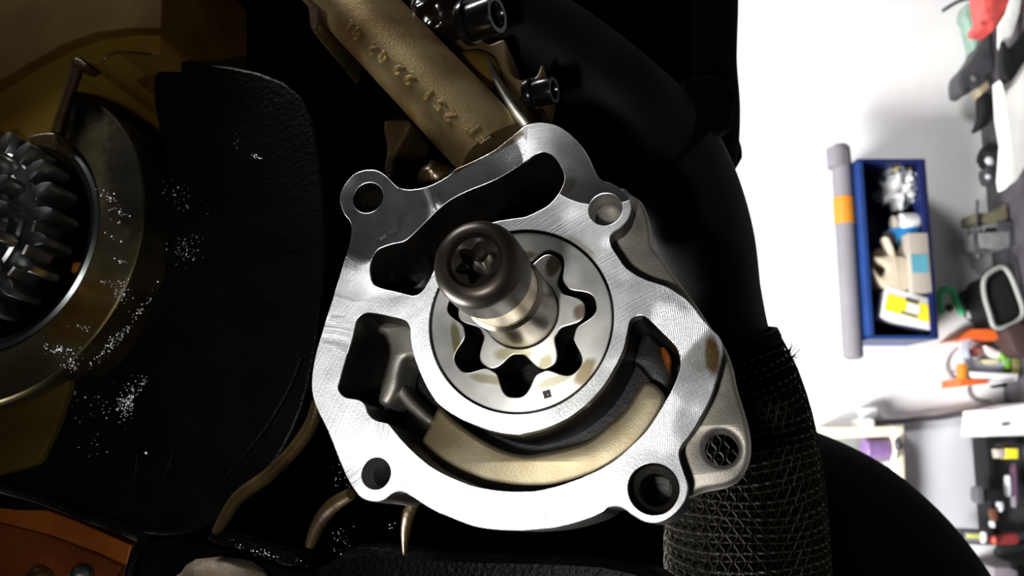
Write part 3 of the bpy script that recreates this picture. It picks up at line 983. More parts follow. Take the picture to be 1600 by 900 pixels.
hose('rubber_hose', [(740, -10), (810, 42), (888, 95), (970, 160), (1034, 225), (1072, 295), (1096, 375), (1105, 455), (1112, 520), (1122, 575), (1130, 640)],
     [0.283, 0.283, 0.283, 0.282, 0.29, 0.295, 0.298, 0.30, 0.30, 0.30, 0.30], [70, 76, 78, 78, 80, 80, 80, 81, 86, 98, 98], M_RUBBER, 'thick black rubber hose bending down into the braided sleeve')
hose('rubber_hose', [(1098, -60), (1097, 20), (1096, 100), (1100, 170), (1098, 230), (1090, 300)], 0.33, [55, 55, 54, 55, 55, 50], M_RUBBER2, 'straight black hose crossing behind the hose clamp')
hose('rubber_hose', [(1170, 60), (1120, 100), (1060, 140), (1000, 170)][1:] + [(930, 180)], 0.345, 16, mat('dull_red_black_rubber', (0.03, 0.006, 0.005), 0.6, spec=0.2), 'thin dull red-black hose behind the thick rubber hose')
hose('rubber_grommet', [(1110, 200), (1128, 225), (1132, 245), (1126, 275)], 0.335, [10, 26, 27, 12], M_RUBBER2, 'black rounded rubber grommet below the hose clamp', cat='grommet')
cl = P(1060, 190, 0.30)
clamp = empty('hose_clamp', Matrix.Translation(cl), 'black hose clamp around the thick rubber hose', 'clamp')
dirv = (P(1080, 262, 0.30) - P(1000, 185, 0.30)).normalized()
rot = dirv.to_track_quat('Z', 'Y').to_matrix().to_4x4()
rc_ = 86 / F_PX * 0.30
band = lathe([(rc_ - 0.0015, -0.006), (rc_ + 0.0012, -0.006), (rc_ + 0.0012, 0.006), (rc_ - 0.0015, 0.006)], 64, True)
band.transform(Matrix.Translation(P(1040, 232, 0.294) - cl) @ rot)
link('band', band, M_RUBBER2, clamp)
ear = prism([[Vector(v) for v in ((-0.006, -0.008, 0), (0.009, -0.008, 0), (0.011, 0.004, 0), (0.004, 0.010, 0), (-0.006, 0.008, 0))]], -0.008, 0.008, 0.001)
em = Matrix(((0, 1, 0, 0), (0, 0, -1, 0), (-1, 0, 0, 0), (0, 0, 0, 1)))
ear.transform(Matrix.Translation(P(1090, 172, 0.290) - cl) @ em)
link('ear', ear, M_RUBBER2, clamp)
hose('rubber_elbow', [(1050, 790), (1160, 855), (1262, 905), (1338, 978), (1392, 1075), (1416, 1200)], 0.37, [205, 212, 215, 212, 205, 200], M_RUBBER2, 'large matt black rubber elbow behind the braided sleeve', 56)

# braided sleeve round the hose: each hoop and each warp wire is a piece of its own
SL_PTS = [(1118, 548), (1132, 600), (1146, 660), (1156, 730), (1162, 810), (1166, 900), (1168, 980)]
SL_R = [97, 110, 116, 120, 123, 125, 126]
SD = 0.292
sp = smooth_loop([P(x, y, SD) for x, y in SL_PTS], 8, False)
sr = []
for i in range(len(sp)):
    t = i / 8
    k = min(int(t), len(SL_R) - 2)
    sr.append((SL_R[k] + (SL_R[k + 1] - SL_R[k]) * (t - k)) / F_PX * SD)
sleeve = empty('braided_sleeve', Matrix.Translation(sp[0]), 'dark wire-braided sleeve over the lower end of the rubber hose', 'sleeve')
M_WIRE = mat('brown_black_wire', (0.018, 0.015, 0.007), 0.42, 0.3, scale=200, col2=(0.015, 0.012, 0.006), spec=0.06)
M_HOOP = mat('grey_hoop_wire', (0.036, 0.032, 0.021), 0.38, 0.3, scale=400, col2=(0.012, 0.010, 0.007))
core = tube([p - sp[0] for p in sp], [r * 0.955 for r in sr], 48)
link('sleeve_core', core, M_RUBBER2, sleeve, 50)
ln = [0.0]
for a, b in zip(sp, sp[1:]):
    ln.append(ln[-1] + (b - a).length)
TOT = ln[-1]


def on_sleeve(s, ang, lift=0.0):
    s = max(0, min(TOT * 0.9999, s))
    k = max(i for i in range(len(ln) - 1) if ln[i] <= s)
    f = (s - ln[k]) / (ln[k + 1] - ln[k])
    p = sp[k].lerp(sp[k + 1], f)
    t = (sp[k + 1] - sp[k]).normalized()
    r = sr[k] + (sr[k + 1] - sr[k]) * f + lift
    a = Vector((0, -1, 0))
    a = (a - t * a.dot(t)).normalized()
    b = t.cross(a)
    return p + (a * math.cos(ang) + b * math.sin(ang)) * r - sp[0]


ROW = 25.5 / F_PX * SD
nrow = int(TOT / ROW)
for i in range(nrow):
    for sub_i, (ds, rad) in enumerate(((0.0, 0.00042), (0.42, 0.00026))):
        s0 = (i + 0.25 + ds) * ROW
        pts = [on_sleeve(s0 + 0.0006 * math.sin(a * 3 + i), a, 0.0003 * math.sin(44 * a)) for a in (math.radians(-100 + 200 * j / 120) for j in range(121))]
        link('hoop_wire', tube(pts, rad, 5), M_HOOP, sleeve, 60)
NW = 46
for k in range(NW):
    a0 = math.radians(-98 + 196 * k / (NW - 1))
    pts = []
    for j in range(nrow * 4 + 1):
        s = j / 4 * ROW
        z = (-1 if (k % 2) else 1) * 0.020 * (1 if (j // 2) % 2 == 0 else -1)
        pts.append(on_sleeve(s, a0 + z + 0.02 * noise.noise(Vector((k * 1.7, s * 60, 0))), 0.00035))
    link('warp_wire', tube(pts, 0.00024, 4), M_WIRE, sleeve, 60)
rnd = random.Random(5)
fb = P(1229, 562, SD)
for i in range(16):
    a = rnd.uniform(-1.2, 1.0)
    l = rnd.uniform(12, 34)
    e = P(1229 + l * math.cos(a), 562 + l * math.sin(a) - 6, SD + rnd.uniform(-0.004, 0.004))
    m_ = fb.lerp(e, 0.5) + Vector((rnd.uniform(-1, 1), rnd.uniform(-1, 1), rnd.uniform(-1, 1))) * 0.0007
    link('frayed_strand', tube([fb - sp[0], m_ - sp[0], e - sp[0]], [0.00022, 0.00013, 0.00007], 5), M_RUBBER2, sleeve)
rim = lathe([(r_, z_) for r_, z_ in ((sr[0] * 0.96, -0.003), (sr[0] * 1.03, -0.0025), (sr[0] * 1.055, 0), (sr[0] * 1.03, 0.0028), (sr[0] * 0.96, 0.003))], 64, True)
rim.transform((sp[1] - sp[0]).normalized().to_track_quat('Z', 'Y').to_matrix().to_4x4())
link('sleeve_rim', rim, M_RUBBER2, sleeve)

# ------------------------------------------------------------------ the workshop behind: wall, bench and what is on them
SLOPE, YW = 0.161, 1.6414                  # back wall: Y = YW + SLOPE * X
_k = math.sqrt(1 + SLOPE * SLOPE)
T_W = Vector((-1, -SLOPE, 0)) / _k         # along the wall, picture-down
N_W = Vector((SLOPE, -1, 0)) / _k          # out of the wall, towards us
WALL_M = Matrix.Identity(4)
for i, a in enumerate((T_W, N_W, Vector((0, 0, 1)))):
    WALL_M.col[i][:3] = a
WALL_M.col[3][:3] = Vector((0, YW, 0))
WALL_I = WALL_M.inverted()
BENCH = CAM.z - 0.89                       # bench top height


def W(px, py, off=0.0):
    """wall-frame point (along, out, up) seen at a pixel, off metres out of the wall"""
    d = P(px, py, 1.0) - CAM
    t = ((WALL_M.translation - CAM).dot(N_W) + off) / d.dot(N_W)
    return WALL_I @ (CAM + d * t)


def B(px, py, h=0.0):
    """wall-frame point seen at a pixel at height h over the bench top"""
    d = P(px, py, 1.0) - CAM
    t = (BENCH + h - CAM.z) / d.z
    return WALL_I @ (CAM + d * t)


def wroot(name, c, label, cat, group=None):
    """thing standing or hanging at wall-frame point c"""
    return empty(name, WALL_M @ Matrix.Translation(c), label, cat, group)


def wprism(pts, front, thick, c, bevel=0.002, smooth=False, sub=4):
    """solid with an outline seen at plane `front` metres out of the wall, `thick` deep, about c"""
    q = [W(x, y, front) for x, y in pts]
    lp = []
    for v in q:                                # nothing reaches into the bench top
        v = Vector((v.x, max(v.z, BENCH + 0.0008), 0))
        if not lp or (v - lp[-1]).length > 1e-4: lp.append(v)
    if smooth:
        lp = smooth_loop(lp, sub)
    me = prism([lp], -thick, 0, bevel)
    # prism (x, y, z) -> wall (along, up, out)
    m = Matrix(((1, 0, 0, 0), (0, 0, 1, front), (0, 1, 0, 0), (0, 0, 0, 1)))
    me.transform(Matrix.Translation(-c) @ m)
    me.flip_normals()
    return me


def wthing(name, pts, front, thick, m, label, cat, bevel=0.003, smooth=False, group=None, stand=False):
    if stand:                                  # stands on the bench: its distance comes from where its foot is seen
        fx, fy = max(pts)
        front = max(0.012, B(min(fx, 1625), fy).y)
        thick = min(thick, front - 0.004)
    c = sum((W(x, y, front) for x, y in pts), Vector()) / len(pts)
    c.y = front - thick
    me = wprism(pts, front, thick, c, bevel, smooth)
    o = link(name, me, m, None, 40)
    o.matrix_world = WALL_M @ Matrix.Translation(c)
    return tag(o, label, cat, group)


def wtube(pts, r, c, n=12, sub=6):
    """pts: (px, py, off); about c"""
    return tube([p - c for p in smooth_loop([W(x, y, f) for x, y, f in pts], sub, False)], r, n)


def plain(name, col, rough=0.5, **k):
    return mat(name, col, rough, var=k.pop('var', 0.12), scale=k.pop('scale', 18), **k)


M_WALL = plain('white_plaster', (0.83, 0.83, 0.83), 0.85, var=0.03, bump=0.05, bscale=90)
M_FLOOR = plain('grey_concrete', (0.30, 0.30, 0.30), 0.8, var=0.2, scale=6)
M_BENCH = plain('dark_bench_top', (0.085, 0.078, 0.092), 0.6, var=0.35, scale=30)
M_WHITE = plain('white_painted_board', (0.80, 0.80, 0.80), 0.5, var=0.03)
M_PALE = plain('pale_grey_board', (0.55, 0.56, 0.60), 0.55, var=0.06)
M_CREAM = plain('cream_edge', (0.80, 0.74, 0.58), 0.5)
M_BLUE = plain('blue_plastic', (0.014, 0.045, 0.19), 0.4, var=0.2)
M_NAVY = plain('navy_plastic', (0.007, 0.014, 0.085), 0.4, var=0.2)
M_GREYTUBE = plain('grey_tube', (0.20, 0.19, 0.215), 0.7)
M_ORANGEP = plain('orange_plastic', (0.60, 0.22, 0.015), 0.5)
M_REDO = plain('orange_red_plastic', (0.75, 0.13, 0.02), 0.45)
M_YELLOW = plain('yellow_card', (0.90, 0.75, 0.03), 0.5)
M_BLACKP = plain('black_plastic', (0.008, 0.008, 0.009), 0.55, spec=0.25)
M_DARK = plain('dark_grey_tool', (0.06, 0.06, 0.068), 0.5, var=0.3)
M_STEEL = plain('grey_steel', (0.42, 0.43, 0.44), 0.4, metal=0.6, var=0.3, scale=60)
M_OLIVE = plain('olive_steel', (0.17, 0.16, 0.10), 0.5, metal=0.3)
M_GREEN = plain('green_plastic', (0.07, 0.72, 0.28), 0.4)
M_RED = plain('red_plastic_bag', (0.72, 0.10, 0.09), 0.4, var=0.35, scale=60)
M_PURPLE = plain('purple_plastic', (0.24, 0.14, 0.34), 0.45)
M_BEIGE = plain('beige_leather', (0.62, 0.53, 0.40), 0.7, var=0.2)
M_CARD = plain('grey_cardboard', (0.40, 0.36, 0.31), 0.8)
M_TEAL = plain('teal_label', (0.10, 0.33, 0.42), 0.5)
M_BAG = plain('clear_bag', (0.50, 0.52, 0.52), 0.25, var=0.35, scale=50, coat=0.5)
M_CLOTH = plain('white_cloth', (0.80, 0.80, 0.76), 0.9)
M_CABLE = plain('dark_grey_cable', (0.05, 0.05, 0.055), 0.5)
M_SKYB = plain('sky_blue_plastic', (0.03, 0.30, 0.72), 0.4)

wl = link('wall_back', box(-1.6, 1.8, -0.12, 0, 0, 3.0), M_WALL)
wl.matrix_world = WALL_M
tag(wl, kind='structure')
fl = link('floor', box(-1.6, 1.8, 0, 3.2, -0.06, 0), M_FLOOR)
fl.matrix_world = WALL_M
tag(fl, kind='structure')

# bench
bn = empty('workbench', WALL_M, 'long workbench with a dark grey top along the white wall', 'workbench')
link('bench_top', box(-0.95, 1.3, 0.002, 0.62, BENCH - 0.04, BENCH, 0.004), M_BENCH, bn)
for x in (-0.90, 0.2, 1.24):
    for y in (0.06, 0.56):
        link('leg', box(x - 0.03, x + 0.03, y - 0.03, y + 0.03, 0, BENCH - 0.04, 0.003), M_WHITE, bn)
link('lower_shelf', box(-0.87, 1.21, 0.05, 0.57, 0.22, 0.25, 0.003), M_WHITE, bn)

# blue wall bin, open to us
DBIN = 0.125
f0, f1, f2, f3 = (W(1346, 257, DBIN), W(1444, 243, DBIN), W(1461, 521, DBIN), W(1352, 535, DBIN))
zt, zb = (f0.z + f3.z) / 2, (f1.z + f2.z) / 2
x0, x1 = (f0.x + f1.x) / 2, (f2.x + f3.x) / 2
bc = Vector(((x0 + x1) / 2, 0, zb))
hx, hz = (x1 - x0) / 2, zt - zb
bnr = wroot('wall_bin', bc, 'blue plastic storage bin fixed to the white wall, filled with bags and boxes', 'storage bin')
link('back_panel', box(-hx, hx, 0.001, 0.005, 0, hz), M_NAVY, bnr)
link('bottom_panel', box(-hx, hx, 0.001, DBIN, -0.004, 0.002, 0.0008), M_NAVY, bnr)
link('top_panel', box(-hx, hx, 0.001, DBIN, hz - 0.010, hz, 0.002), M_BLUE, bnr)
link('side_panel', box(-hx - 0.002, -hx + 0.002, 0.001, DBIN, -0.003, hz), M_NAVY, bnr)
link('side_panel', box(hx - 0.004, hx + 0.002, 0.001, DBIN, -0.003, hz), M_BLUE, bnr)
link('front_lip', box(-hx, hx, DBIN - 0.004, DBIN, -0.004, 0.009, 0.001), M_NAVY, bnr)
# contents rest on the bin's bottom panel
ZF = zb + 0.002


def in_bin(px, py, off):
    return W(px, py, off)


def bthing(name, me, c, m, label, cat):
    o = link(name, me, m, None, 60)
    o.matrix_world = WALL_M @ Matrix.Translation(c)
    return tag(o, label, cat)


c = in_bin(1403, 293, 0.07)
bthing('plastic_bag', blob((0, 0, 0), 0.036, 0.035, 0.032, 0.55, 2.6, 3, 4), c, M_BAG, 'crumpled clear plastic bag at the end of the blue bin', 'bag')
c = in_bin(1412, 268, 0.085)
bthing('small_packet', blob((0, 0, 0), 0.012, 0.014, 0.017, 0.45, 2.2, 8, 3), c, plain('mustard_packet', (0.55, 0.43, 0.10), 0.5), 'small mustard packet tucked beside the crumpled clear bag', 'packet')
c = Vector((in_bin(1434, 296, 0.095).x, 0.09, ZF))
r_ = wroot('small_bottle', c, 'small white bottle with a sky blue cap lying in the blue bin', 'bottle')
mm_ = lathe([(0, -0.024), (0.0105, -0.024), (0.012, -0.022), (0.012, 0.008), (0.008, 0.013), (0, 0.013)], 28)
mm_.transform(Matrix.Translation((0, 0, 0.012)) @ Matrix.Rotation(math.pi / 2, 4, 'Y'))
link('bottle_body', mm_, M_WHITE, r_)
mm_ = lathe([(0, 0.012), (0.0095, 0.012), (0.0098, 0.030), (0.008, 0.031), (0, 0.031)], 28)
mm_.transform(Matrix.Translation((0, 0, 0.012)) @ Matrix.Rotation(-math.pi / 2, 4, 'Y'))
link('cap', mm_, M_SKYB, r_)
c = Vector((in_bin(1430, 349, 0.085).x, 0.085, ZF))
r_ = wroot('white_jar', c, 'squat white jar standing in the blue bin', 'jar')
link('jar_body', lathe([(0, 0), (0.017, 0), (0.018, 0.002), (0.018, 0.028), (0.013, 0.033), (0, 0.033)], 32), M_WHITE, r_)
link('lid', lathe([(0, 0.033), (0.0135, 0.033), (0.0135, 0.042), (0.012, 0.043), (0, 0.043)], 32), M_CARD, r_)
c = Vector((in_bin(1398, 366, 0.09).x, 0.085, ZF + 0.030))
r_ = wroot('spray_can', c, 'blue can with a dark cap leaning against the beige gloves', 'can')
mm_ = lathe([(0, -0.028), (0.015, -0.028), (0.016, -0.026), (0.016, 0.016), (0, 0.016)], 32)
mm_.transform(Matrix.Rotation(0.35, 4, 'Y'))
link('can_body', mm_, M_SKYB, r_)
mm_ = lathe([(0, 0.016), (0.0145, 0.016), (0.0145, 0.026), (0.008, 0.031), (0, 0.031)], 32)
mm_.transform(Matrix.Rotation(0.35, 4, 'Y'))
link('cap', mm_, M_DARK, r_)
# pair of gloves
for k, (pts, lab) in enumerate(([[(1383, 372), (1387, 369), (1394, 380), (1402, 398), (1416, 402), (1424, 420), (1424, 448), (1408, 456), (1392, 452), (1376, 444), (1360, 422), (1364, 419), (1380, 432), (1388, 418), (1370, 408), (1368, 400), (1384, 400), (1392, 394)], 'beige leather glove with spread fingers on top of the pair in the blue bin'],
                                [[(1366, 392), (1378, 386), (1400, 392), (1420, 384), (1428, 400), (1432, 452), (1410, 462), (1380, 456), (1362, 444), (1360, 420)], 'beige leather glove beneath the spread-fingered one in the blue bin'])):
    wthing('work_glove', pts, 0.115 - 0.030 * k, 0.026, M_BEIGE if k == 0 else plain('brown_leather', (0.35, 0.28, 0.20), 0.7, var=0.3), lab, 'glove', 0.006, True)
c = Vector((in_bin(1442, 416, 0.09).x, 0.10, ZF))
r_ = wroot('cardboard_box', c, 'grey cardboard box with a teal label in the blue bin', 'box')
link('box_body', box(-0.052, 0.052, -0.030, 0.026, 0, 0.034, 0.0015), M_CARD, r_)
link('paper_label', box(-0.014, 0.018, 0.026, 0.0268, 0.004, 0.032), M_TEAL, r_)
c = Vector((in_bin(1399, 483, 0.115).x, 0.10, ZF + 0.037))
r_ = empty('bulb_box', WALL_M @ Matrix.Translation(c) @ Matrix.Rotation(math.radians(-16), 4, 'Y') @ Matrix.Rotation(0.1, 4, 'Z'), 'yellow and white carton tilted at the lower end of the blue bin', 'carton')
link('carton_body', box(-0.027, 0.027, -0.020, 0.018, -0.043, 0.043, 0.001), M_WHITE, r_)
link('yellow_band', box(-0.014, 0.016, 0.0182, 0.0192, -0.042, 0.042), M_YELLOW, r_)
link('dark_print', box(-0.016, -0.010, 0.0192, 0.0198, -0.012, 0.010), M_DARK, r_)['label'] = 'dark print block'
link('white_print', box(-0.008, 0.008, 0.0192, 0.0198, -0.016, 0.006), M_WHITE, r_)['label'] = 'white print patch'
link('grey_print', box(0.010, 0.015, 0.0192, 0.0198, -0.014, 0.014), M_GREYTUBE, r_)['label'] = 'grey print strip'

# grey tube on top of the bin
c = Vector(((W(1327, 228, 0.09).x + W(1345, 562, 0.09).x) / 2, 0.095, zt + 0.017))
tl = abs(W(1345, 562, 0.09).x - W(1327, 228, 0.09).x) / 2
r_ = wroot('grey_tube', c, 'grey foam tube with an orange band lying on the blue bin', 'tube')
mm_ = lathe([(0, -tl), (0.012, -tl), (0.0165, -tl + 0.006), (0.017, -tl + 0.02), (0.017, tl - 0.02), (0.0165, tl - 0.004), (0.010, tl), (0, tl)], 32)
mm_.transform(Matrix.Rotation(math.pi / 2, 4, 'Y'))
link('tube_body', mm_, M_GREYTUBE, r_)
mm_ = lathe([(0.0168, -0.024), (0.0182, -0.024), (0.0182, 0.024), (0.0168, 0.024)], 32, True)
mm_.transform(Matrix.Translation((W(1333, 331, 0.09).x - c.x, 0, 0)) @ Matrix.Rotation(math.pi / 2, 4, 'Y'))
link('orange_band', mm_, M_ORANGEP, r_)
mm_ = lathe([(0, -0.006), (0.0186, -0.006), (0.0186, 0.030), (0, 0.030)], 32)
mm_.transform(Matrix.Translation((-tl + 0.012, 0, 0.006)) @ Matrix.Rotation(math.pi / 2, 4, 'Y'))
link('end_cap', mm_, M_GREYTUBE, r_)

# ---- things standing on the bench against the wall
def bench_y(px_bottom, py):
    """how far out of the wall a bench point seen at this pixel lies"""
    return max(0.01, B(px_bottom, py).y)


c = W(1495, 6, 0.05)
o = link('bent_rod', wtube([(1473, 17, 0.05), (1482, 11, 0.05), (1496, 3, 0.05), (1512, -2, 0.05), (1530, -4, 0.05)], 0.0035, c), M_DARK)
o.matrix_world = WALL_M @ Matrix.Translation(c)
tag(o, 'thin dark bent rod leaning on the wall above the green bottle', 'rod')
r_ = wthing('green_bottle', [(1512, 4), (1522, 8), (1540, 14), (1540, 45), (1530, 72), (1524, 80), (1519, 60), (1513, 34), (1507, 22)], 0.06, 0.035, plain('pale_green_plastic', (0.30, 0.45, 0.36), 0.35, var=0.4), 'pale green translucent bottle behind the red bag', 'bottle', 0.006, True)
wthing('red_bag', [(1537, -30), (1585, -30), (1583, 2), (1572, 20), (1562, 36), (1555, 46), (1544, 45), (1533, 42), (1532, 33), (1541, 30), (1538, 10)], 0.10, 0.05, M_RED, 'knotted red net bag lying on the bench end', 'bag', 0.008, True, stand=True)
wthing('white_rag', [(1585, -20), (1600, -20), (1594, 20), (1584, 52), (1577, 70), (1568, 64), (1563, 98), (1560, 70), (1560, 40), (1572, 20)], 0.12, 0.006, M_CLOTH, 'white rag hanging next to the red bag', 'rag', 0.004, stand=True)
gr = empty('glue_gun', WALL_M @ Matrix.Translation(W(1530, 105, 0.05)), 'dark grey pistol-shaped tool standing against the wall', 'power tool')
cg = W(1530, 105, 0.05)
link('tool_body', wprism([(1545, 45), (1558, 60), (1562, 85), (1556, 106), (1540, 120), (1528, 136), (1516, 136), (1511, 146), (1500, 142), (1499, 116), (1512, 100), (1522, 86), (1530, 70)], 0.075, 0.045, cg, 0.006, True), M_DARK, gr)
link('trigger', wprism([(1519, 118), (1526, 118), (1526, 126), (1520, 126)], 0.079, 0.012, cg, 0.002), M_STEEL, gr)
link('tan_band', wprism([(1528, 138), (1544, 126), (1548, 136), (1534, 148)], 0.074, 0.03, cg, 0.003), plain('tan_band', (0.33, 0.28, 0.18), 0.6), gr)
link('handle_end', wprism([(1536, 148), (1548, 146), (1552, 166), (1549, 186), (1540, 198), (1529, 200), (1536, 178)], 0.07, 0.03, cg, 0.004, True), M_BLACKP, gr)
wthing('wooden_strip', [(1529, 148), (1536, 148), (1535, 190), (1530, 184)], 0.03, 0.012, plain('pale_wood', (0.52, 0.46, 0.36), 0.7), 'narrow pale wooden strip behind the dark pistol-shaped tool', 'strip', 0.001)
r_ = wroot('drill_chuck', W(1549, 247, 0.045), 'black knobbly drill head with bright screws lying on the bench', 'drill')
cg = W(1549, 247, 0.045)
link('chuck_body', blob((0, 0, 0), 0.027, 0.025, 0.023, 0.22, 2.4, 21, 3), M_BLACKP, r_)
link('bright_screw', blob(W(1546, 251, 0.068) - cg, 0.008, 0.004, 0.008, 0.1, 2, 3, 2), M_PALE, r_)
link('bright_screw', blob(W(1544, 276, 0.058) - cg, 0.005, 0.004, 0.006, 0.1, 2, 4, 2), M_PALE, r_)
link('nose', wprism([(1541, 262), (1560, 262), (1558, 282), (1545, 284)], 0.055, 0.03, cg, 0.005, True), M_DARK, r_)
wthing('white_cloth', [(1564, 124), (1574, 146), (1590, 128), (1610, 90), (1625, 200), (1610, 250), (1590, 282), (1573, 294), (1570, 278), (1574, 220), (1567, 180)], 0.14, 0.03, M_CLOTH, 'white folded cloth spread on the bench front', 'cloth', 0.004, stand=True)
for (a, lab) in (([(1574, 185), (1586, 168), (1600, 150)], 'dark pencil lying across the upper part of the white cloth'), ([(1583, 246), (1588, 228), (1604, 204)], 'dark rod lying across the lower part of the white cloth')):
    c = W(a[1][0], a[1][1], 0.146)
    o = link('dark_rod', wtube([(x, y, 0.146) for x, y in a], 0.0035, c), M_DARK)
    o.matrix_world = WALL_M @ Matrix.Translation(c)
    tag(o, lab, 'rod')
wthing('black_glove', [(1568, 62), (1578, 74), (1592, 60), (1612, 40), (1616, 80), (1600, 100), (1588, 120), (1576, 126), (1568, 112), (1566, 90)], 0.13, 0.02, M_BLACKP, 'black rubber glove beside the white rag', 'glove', 0.006, True, stand=True)
# small vice
cg = Vector((W(1548, 368, 0.06).x, 0.055, BENCH))
vz = wroot('bench_vice', cg, 'small grey bench vice with an olive jaw by the black bucket', 'vice')


def rel(pts, front, thick, m, name, bevel=0.002, smooth=False):
    return link(name, wprism(pts, front, thick, cg, bevel, smooth), m, vz, 40)


rel([(1523, 333), (1560, 330), (1572, 318), (1576, 340), (1562, 350), (1523, 347)], 0.082, 0.05, M_OLIVE, 'jaw')
rel([(1530, 351), (1575, 348), (1577, 358), (1540, 361), (1532, 362)], 0.080, 0.045, M_STEEL, 'jaw')
rel([(1524, 364), (1578, 361), (1578, 386), (1560, 390), (1530, 388)], 0.086, 0.06, M_STEEL, 'vice_body')
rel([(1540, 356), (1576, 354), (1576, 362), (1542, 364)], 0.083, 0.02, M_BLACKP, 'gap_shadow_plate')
link('handle_bar', wtube([(1527, 312, 0.088), (1526, 345, 0.088), (1522, 372, 0.088), (1524, 398, 0.088)], 0.0025, cg), M_DARK, vz)
link('handle_knob', blob(W(1529, 399, 0.088) - cg, 0.007, 0.006, 0.006, 0.1, 2, 3, 2), M_DARK, vz)
link('screw_end', blob(W(1520, 357, 0.084) - cg, 0.005, 0.005, 0.005, 0.1, 2, 5, 2), M_DARK, vz)
link('vice_foot', box(-0.022, 0.022, -0.03, 0.03, 0, 0.03, 0.003), M_DARK, vz)
# black bucket with grey rim lying open towards us
HEX = [(1537, 440), (1545, 427), (1565, 417), (1578, 429), (1590, 458), (1598, 483), (1595, 497), (1578, 508), (1555, 512), (1546, 490), (1538, 462)]
cg = W(1566, 465, 0.100)
bk = wroot('black_bucket', cg, 'black bucket with a grey rim tipped open towards the room', 'bucket')
link('bucket_body', wprism([(x + (6 if x < 1566 else -2), y + (4 if y < 465 else -4)) for x, y in HEX], 0.094, 0.085, cg, 0.006), M_BLACKP, bk)
ring_p = smooth_loop([W(x, y, 0.100) - cg for x, y in HEX], 4)
link('rim', tube(ring_p + ring_p[:2], 0.0042, 10, False), plain('grey_rim', (0.30, 0.31, 0.29), 0.5), bk)
case_o = wthing('black_case', [(1500, 458), (1510, 453), (1534, 452), (1535, 480), (1536, 506), (1530, 508), (1522, 505), (1506, 492), (1499, 474)], 0.08, 0.06, plain('dark_case', (0.035, 0.037, 0.036), 0.5), 'dark rounded case between the green clamp and the black bucket', 'case', 0.008, True, stand=True)
CASE_C = WALL_I @ case_o.matrix_world.translation
CASE_F = max(0.012, B(1536, 506).y)
link('pale_knob', wprism([(1513, 484), (1521, 484), (1521, 496), (1513, 496)], CASE_F + 0.006, 0.008, CASE_C, 0.003, True), M_PALE, case_o)
cg = W(1483, 470, 0.03)
gcl = wroot('spring_clamp', cg, 'bright green plastic spring clamp hanging on the wall', 'clamp')
link('clamp_arm', wtube([(1468, 460, 0.03), (1474, 453, 0.032), (1482, 452, 0.034), (1489, 458, 0.034), (1494, 472, 0.034), (1499, 482, 0.034), (1505, 491, 0.034)], [0.004, 0.0075, 0.0085, 0.007, 0.006, 0.005, 0.005, 0.005, 0.005] * 4 + [0.004], cg) if False else wtube([(1468, 460, 0.03), (1474, 453, 0.032), (1482, 452, 0.034), (1489, 458, 0.034), (1494, 472, 0.034), (1499, 482, 0.034), (1505, 491, 0.034)], 0.0062, cg), M_GREEN, gcl)
link('clamp_jaw', wtube([(1468, 461, 0.03), (1469, 476, 0.03), (1472, 490, 0.03)], 0.0052, cg), M_GREEN, gcl)
link('spring', blob(W(1483, 481, 0.028) - cg, 0.008, 0.006, 0.008, 0.1, 2, 6, 2), M_DARK, gcl)
# orange tool organiser with a coiled cable
cg = W(1545, 560, 0.06)
org = wroot('orange_tray', cg, 'orange-edged white tray standing on its side with a grey cable coil', 'tray')
link('top_edge', wprism([(1497, 530), (1518, 514), (1548, 514), (1570, 522), (1568, 530), (1520, 528)], 0.088, 0.075, cg, 0.002), M_REDO, org)
link('side_edge', wprism([(1503, 568), (1512, 568), (1511, 594), (1502, 594)], 0.088, 0.02, cg, 0.002), M_ORANGEP, org)
link('bottom_edge', wprism([(1501, 592), (1545, 593), (1545, 599), (1515, 602), (1501, 604)], 0.088, 0.07, cg, 0.002), M_REDO, org)
link('white_insert', wprism([(1512, 580), (1592, 584), (1590, 595), (1520, 593)], 0.084, 0.05, cg, 0.002), M_WHITE, org)
link('back_board', wprism([(1502, 532), (1600, 530), (1605, 590), (1505, 592)], 0.030, 0.01, cg, 0.001), M_PALE, org)
cg2 = W(1540, 553, 0.058)
coil = wroot('cable_coil', cg2, 'grey coiled cable in the orange-edged tray', 'cable')
for k in range(3):
    rr_ = 1 - 0.07 * k
    pts = [W(1545 + 40 * rr_ * math.cos(a), 546 + 34 * rr_ * math.sin(a), 0.058 + 0.004 * k) - cg2 for a in (math.radians(20 + 8 * j) for j in range(28))]
    link('cable_turn', tube(pts, 0.0042, 8), plain('blue_grey_cable', (0.36, 0.40, 0.48), 0.4), coil)
wthing('pink_tape_roll', [(1516, 546), (1530, 544), (1536, 551), (1528, 557), (1518, 555)], 0.060, 0.02, plain('pink_tape', (0.55, 0.22, 0.22), 0.5), 'small pink roll inside the cable coil', 'roll', 0.003, True)
wthing('cream_block', [(1534, 562), (1562, 560), (1564, 574), (1538, 576)], 0.066, 0.03, plain('cream_block', (0.72, 0.73, 0.50), 0.6), 'cream block inside the cable coil', 'block', 0.003)
wthing('white_cup', [(1540, 540), (1556, 545), (1570, 553), (1562, 562), (1548, 556)], 0.062, 0.02, M_WHITE, 'small white scoop inside the cable coil', 'scoop', 0.004, True)
wthing('grass_green_sponge', [(1568, 548), (1578, 556), (1580, 574), (1572, 576), (1566, 560)], 0.070, 0.03, plain('grass_green', (0.16, 0.40, 0.03), 0.7), 'grass green sponge at the rim of the cable coil', 'sponge', 0.003, True)
wthing('olive_sponge', [(1582, 556), (1604, 560), (1604, 584), (1584, 584)], 0.070, 0.03, plain('olive_sponge', (0.24, 0.23, 0.08), 0.8), 'olive sponge beside the grass green one', 'sponge', 0.003)
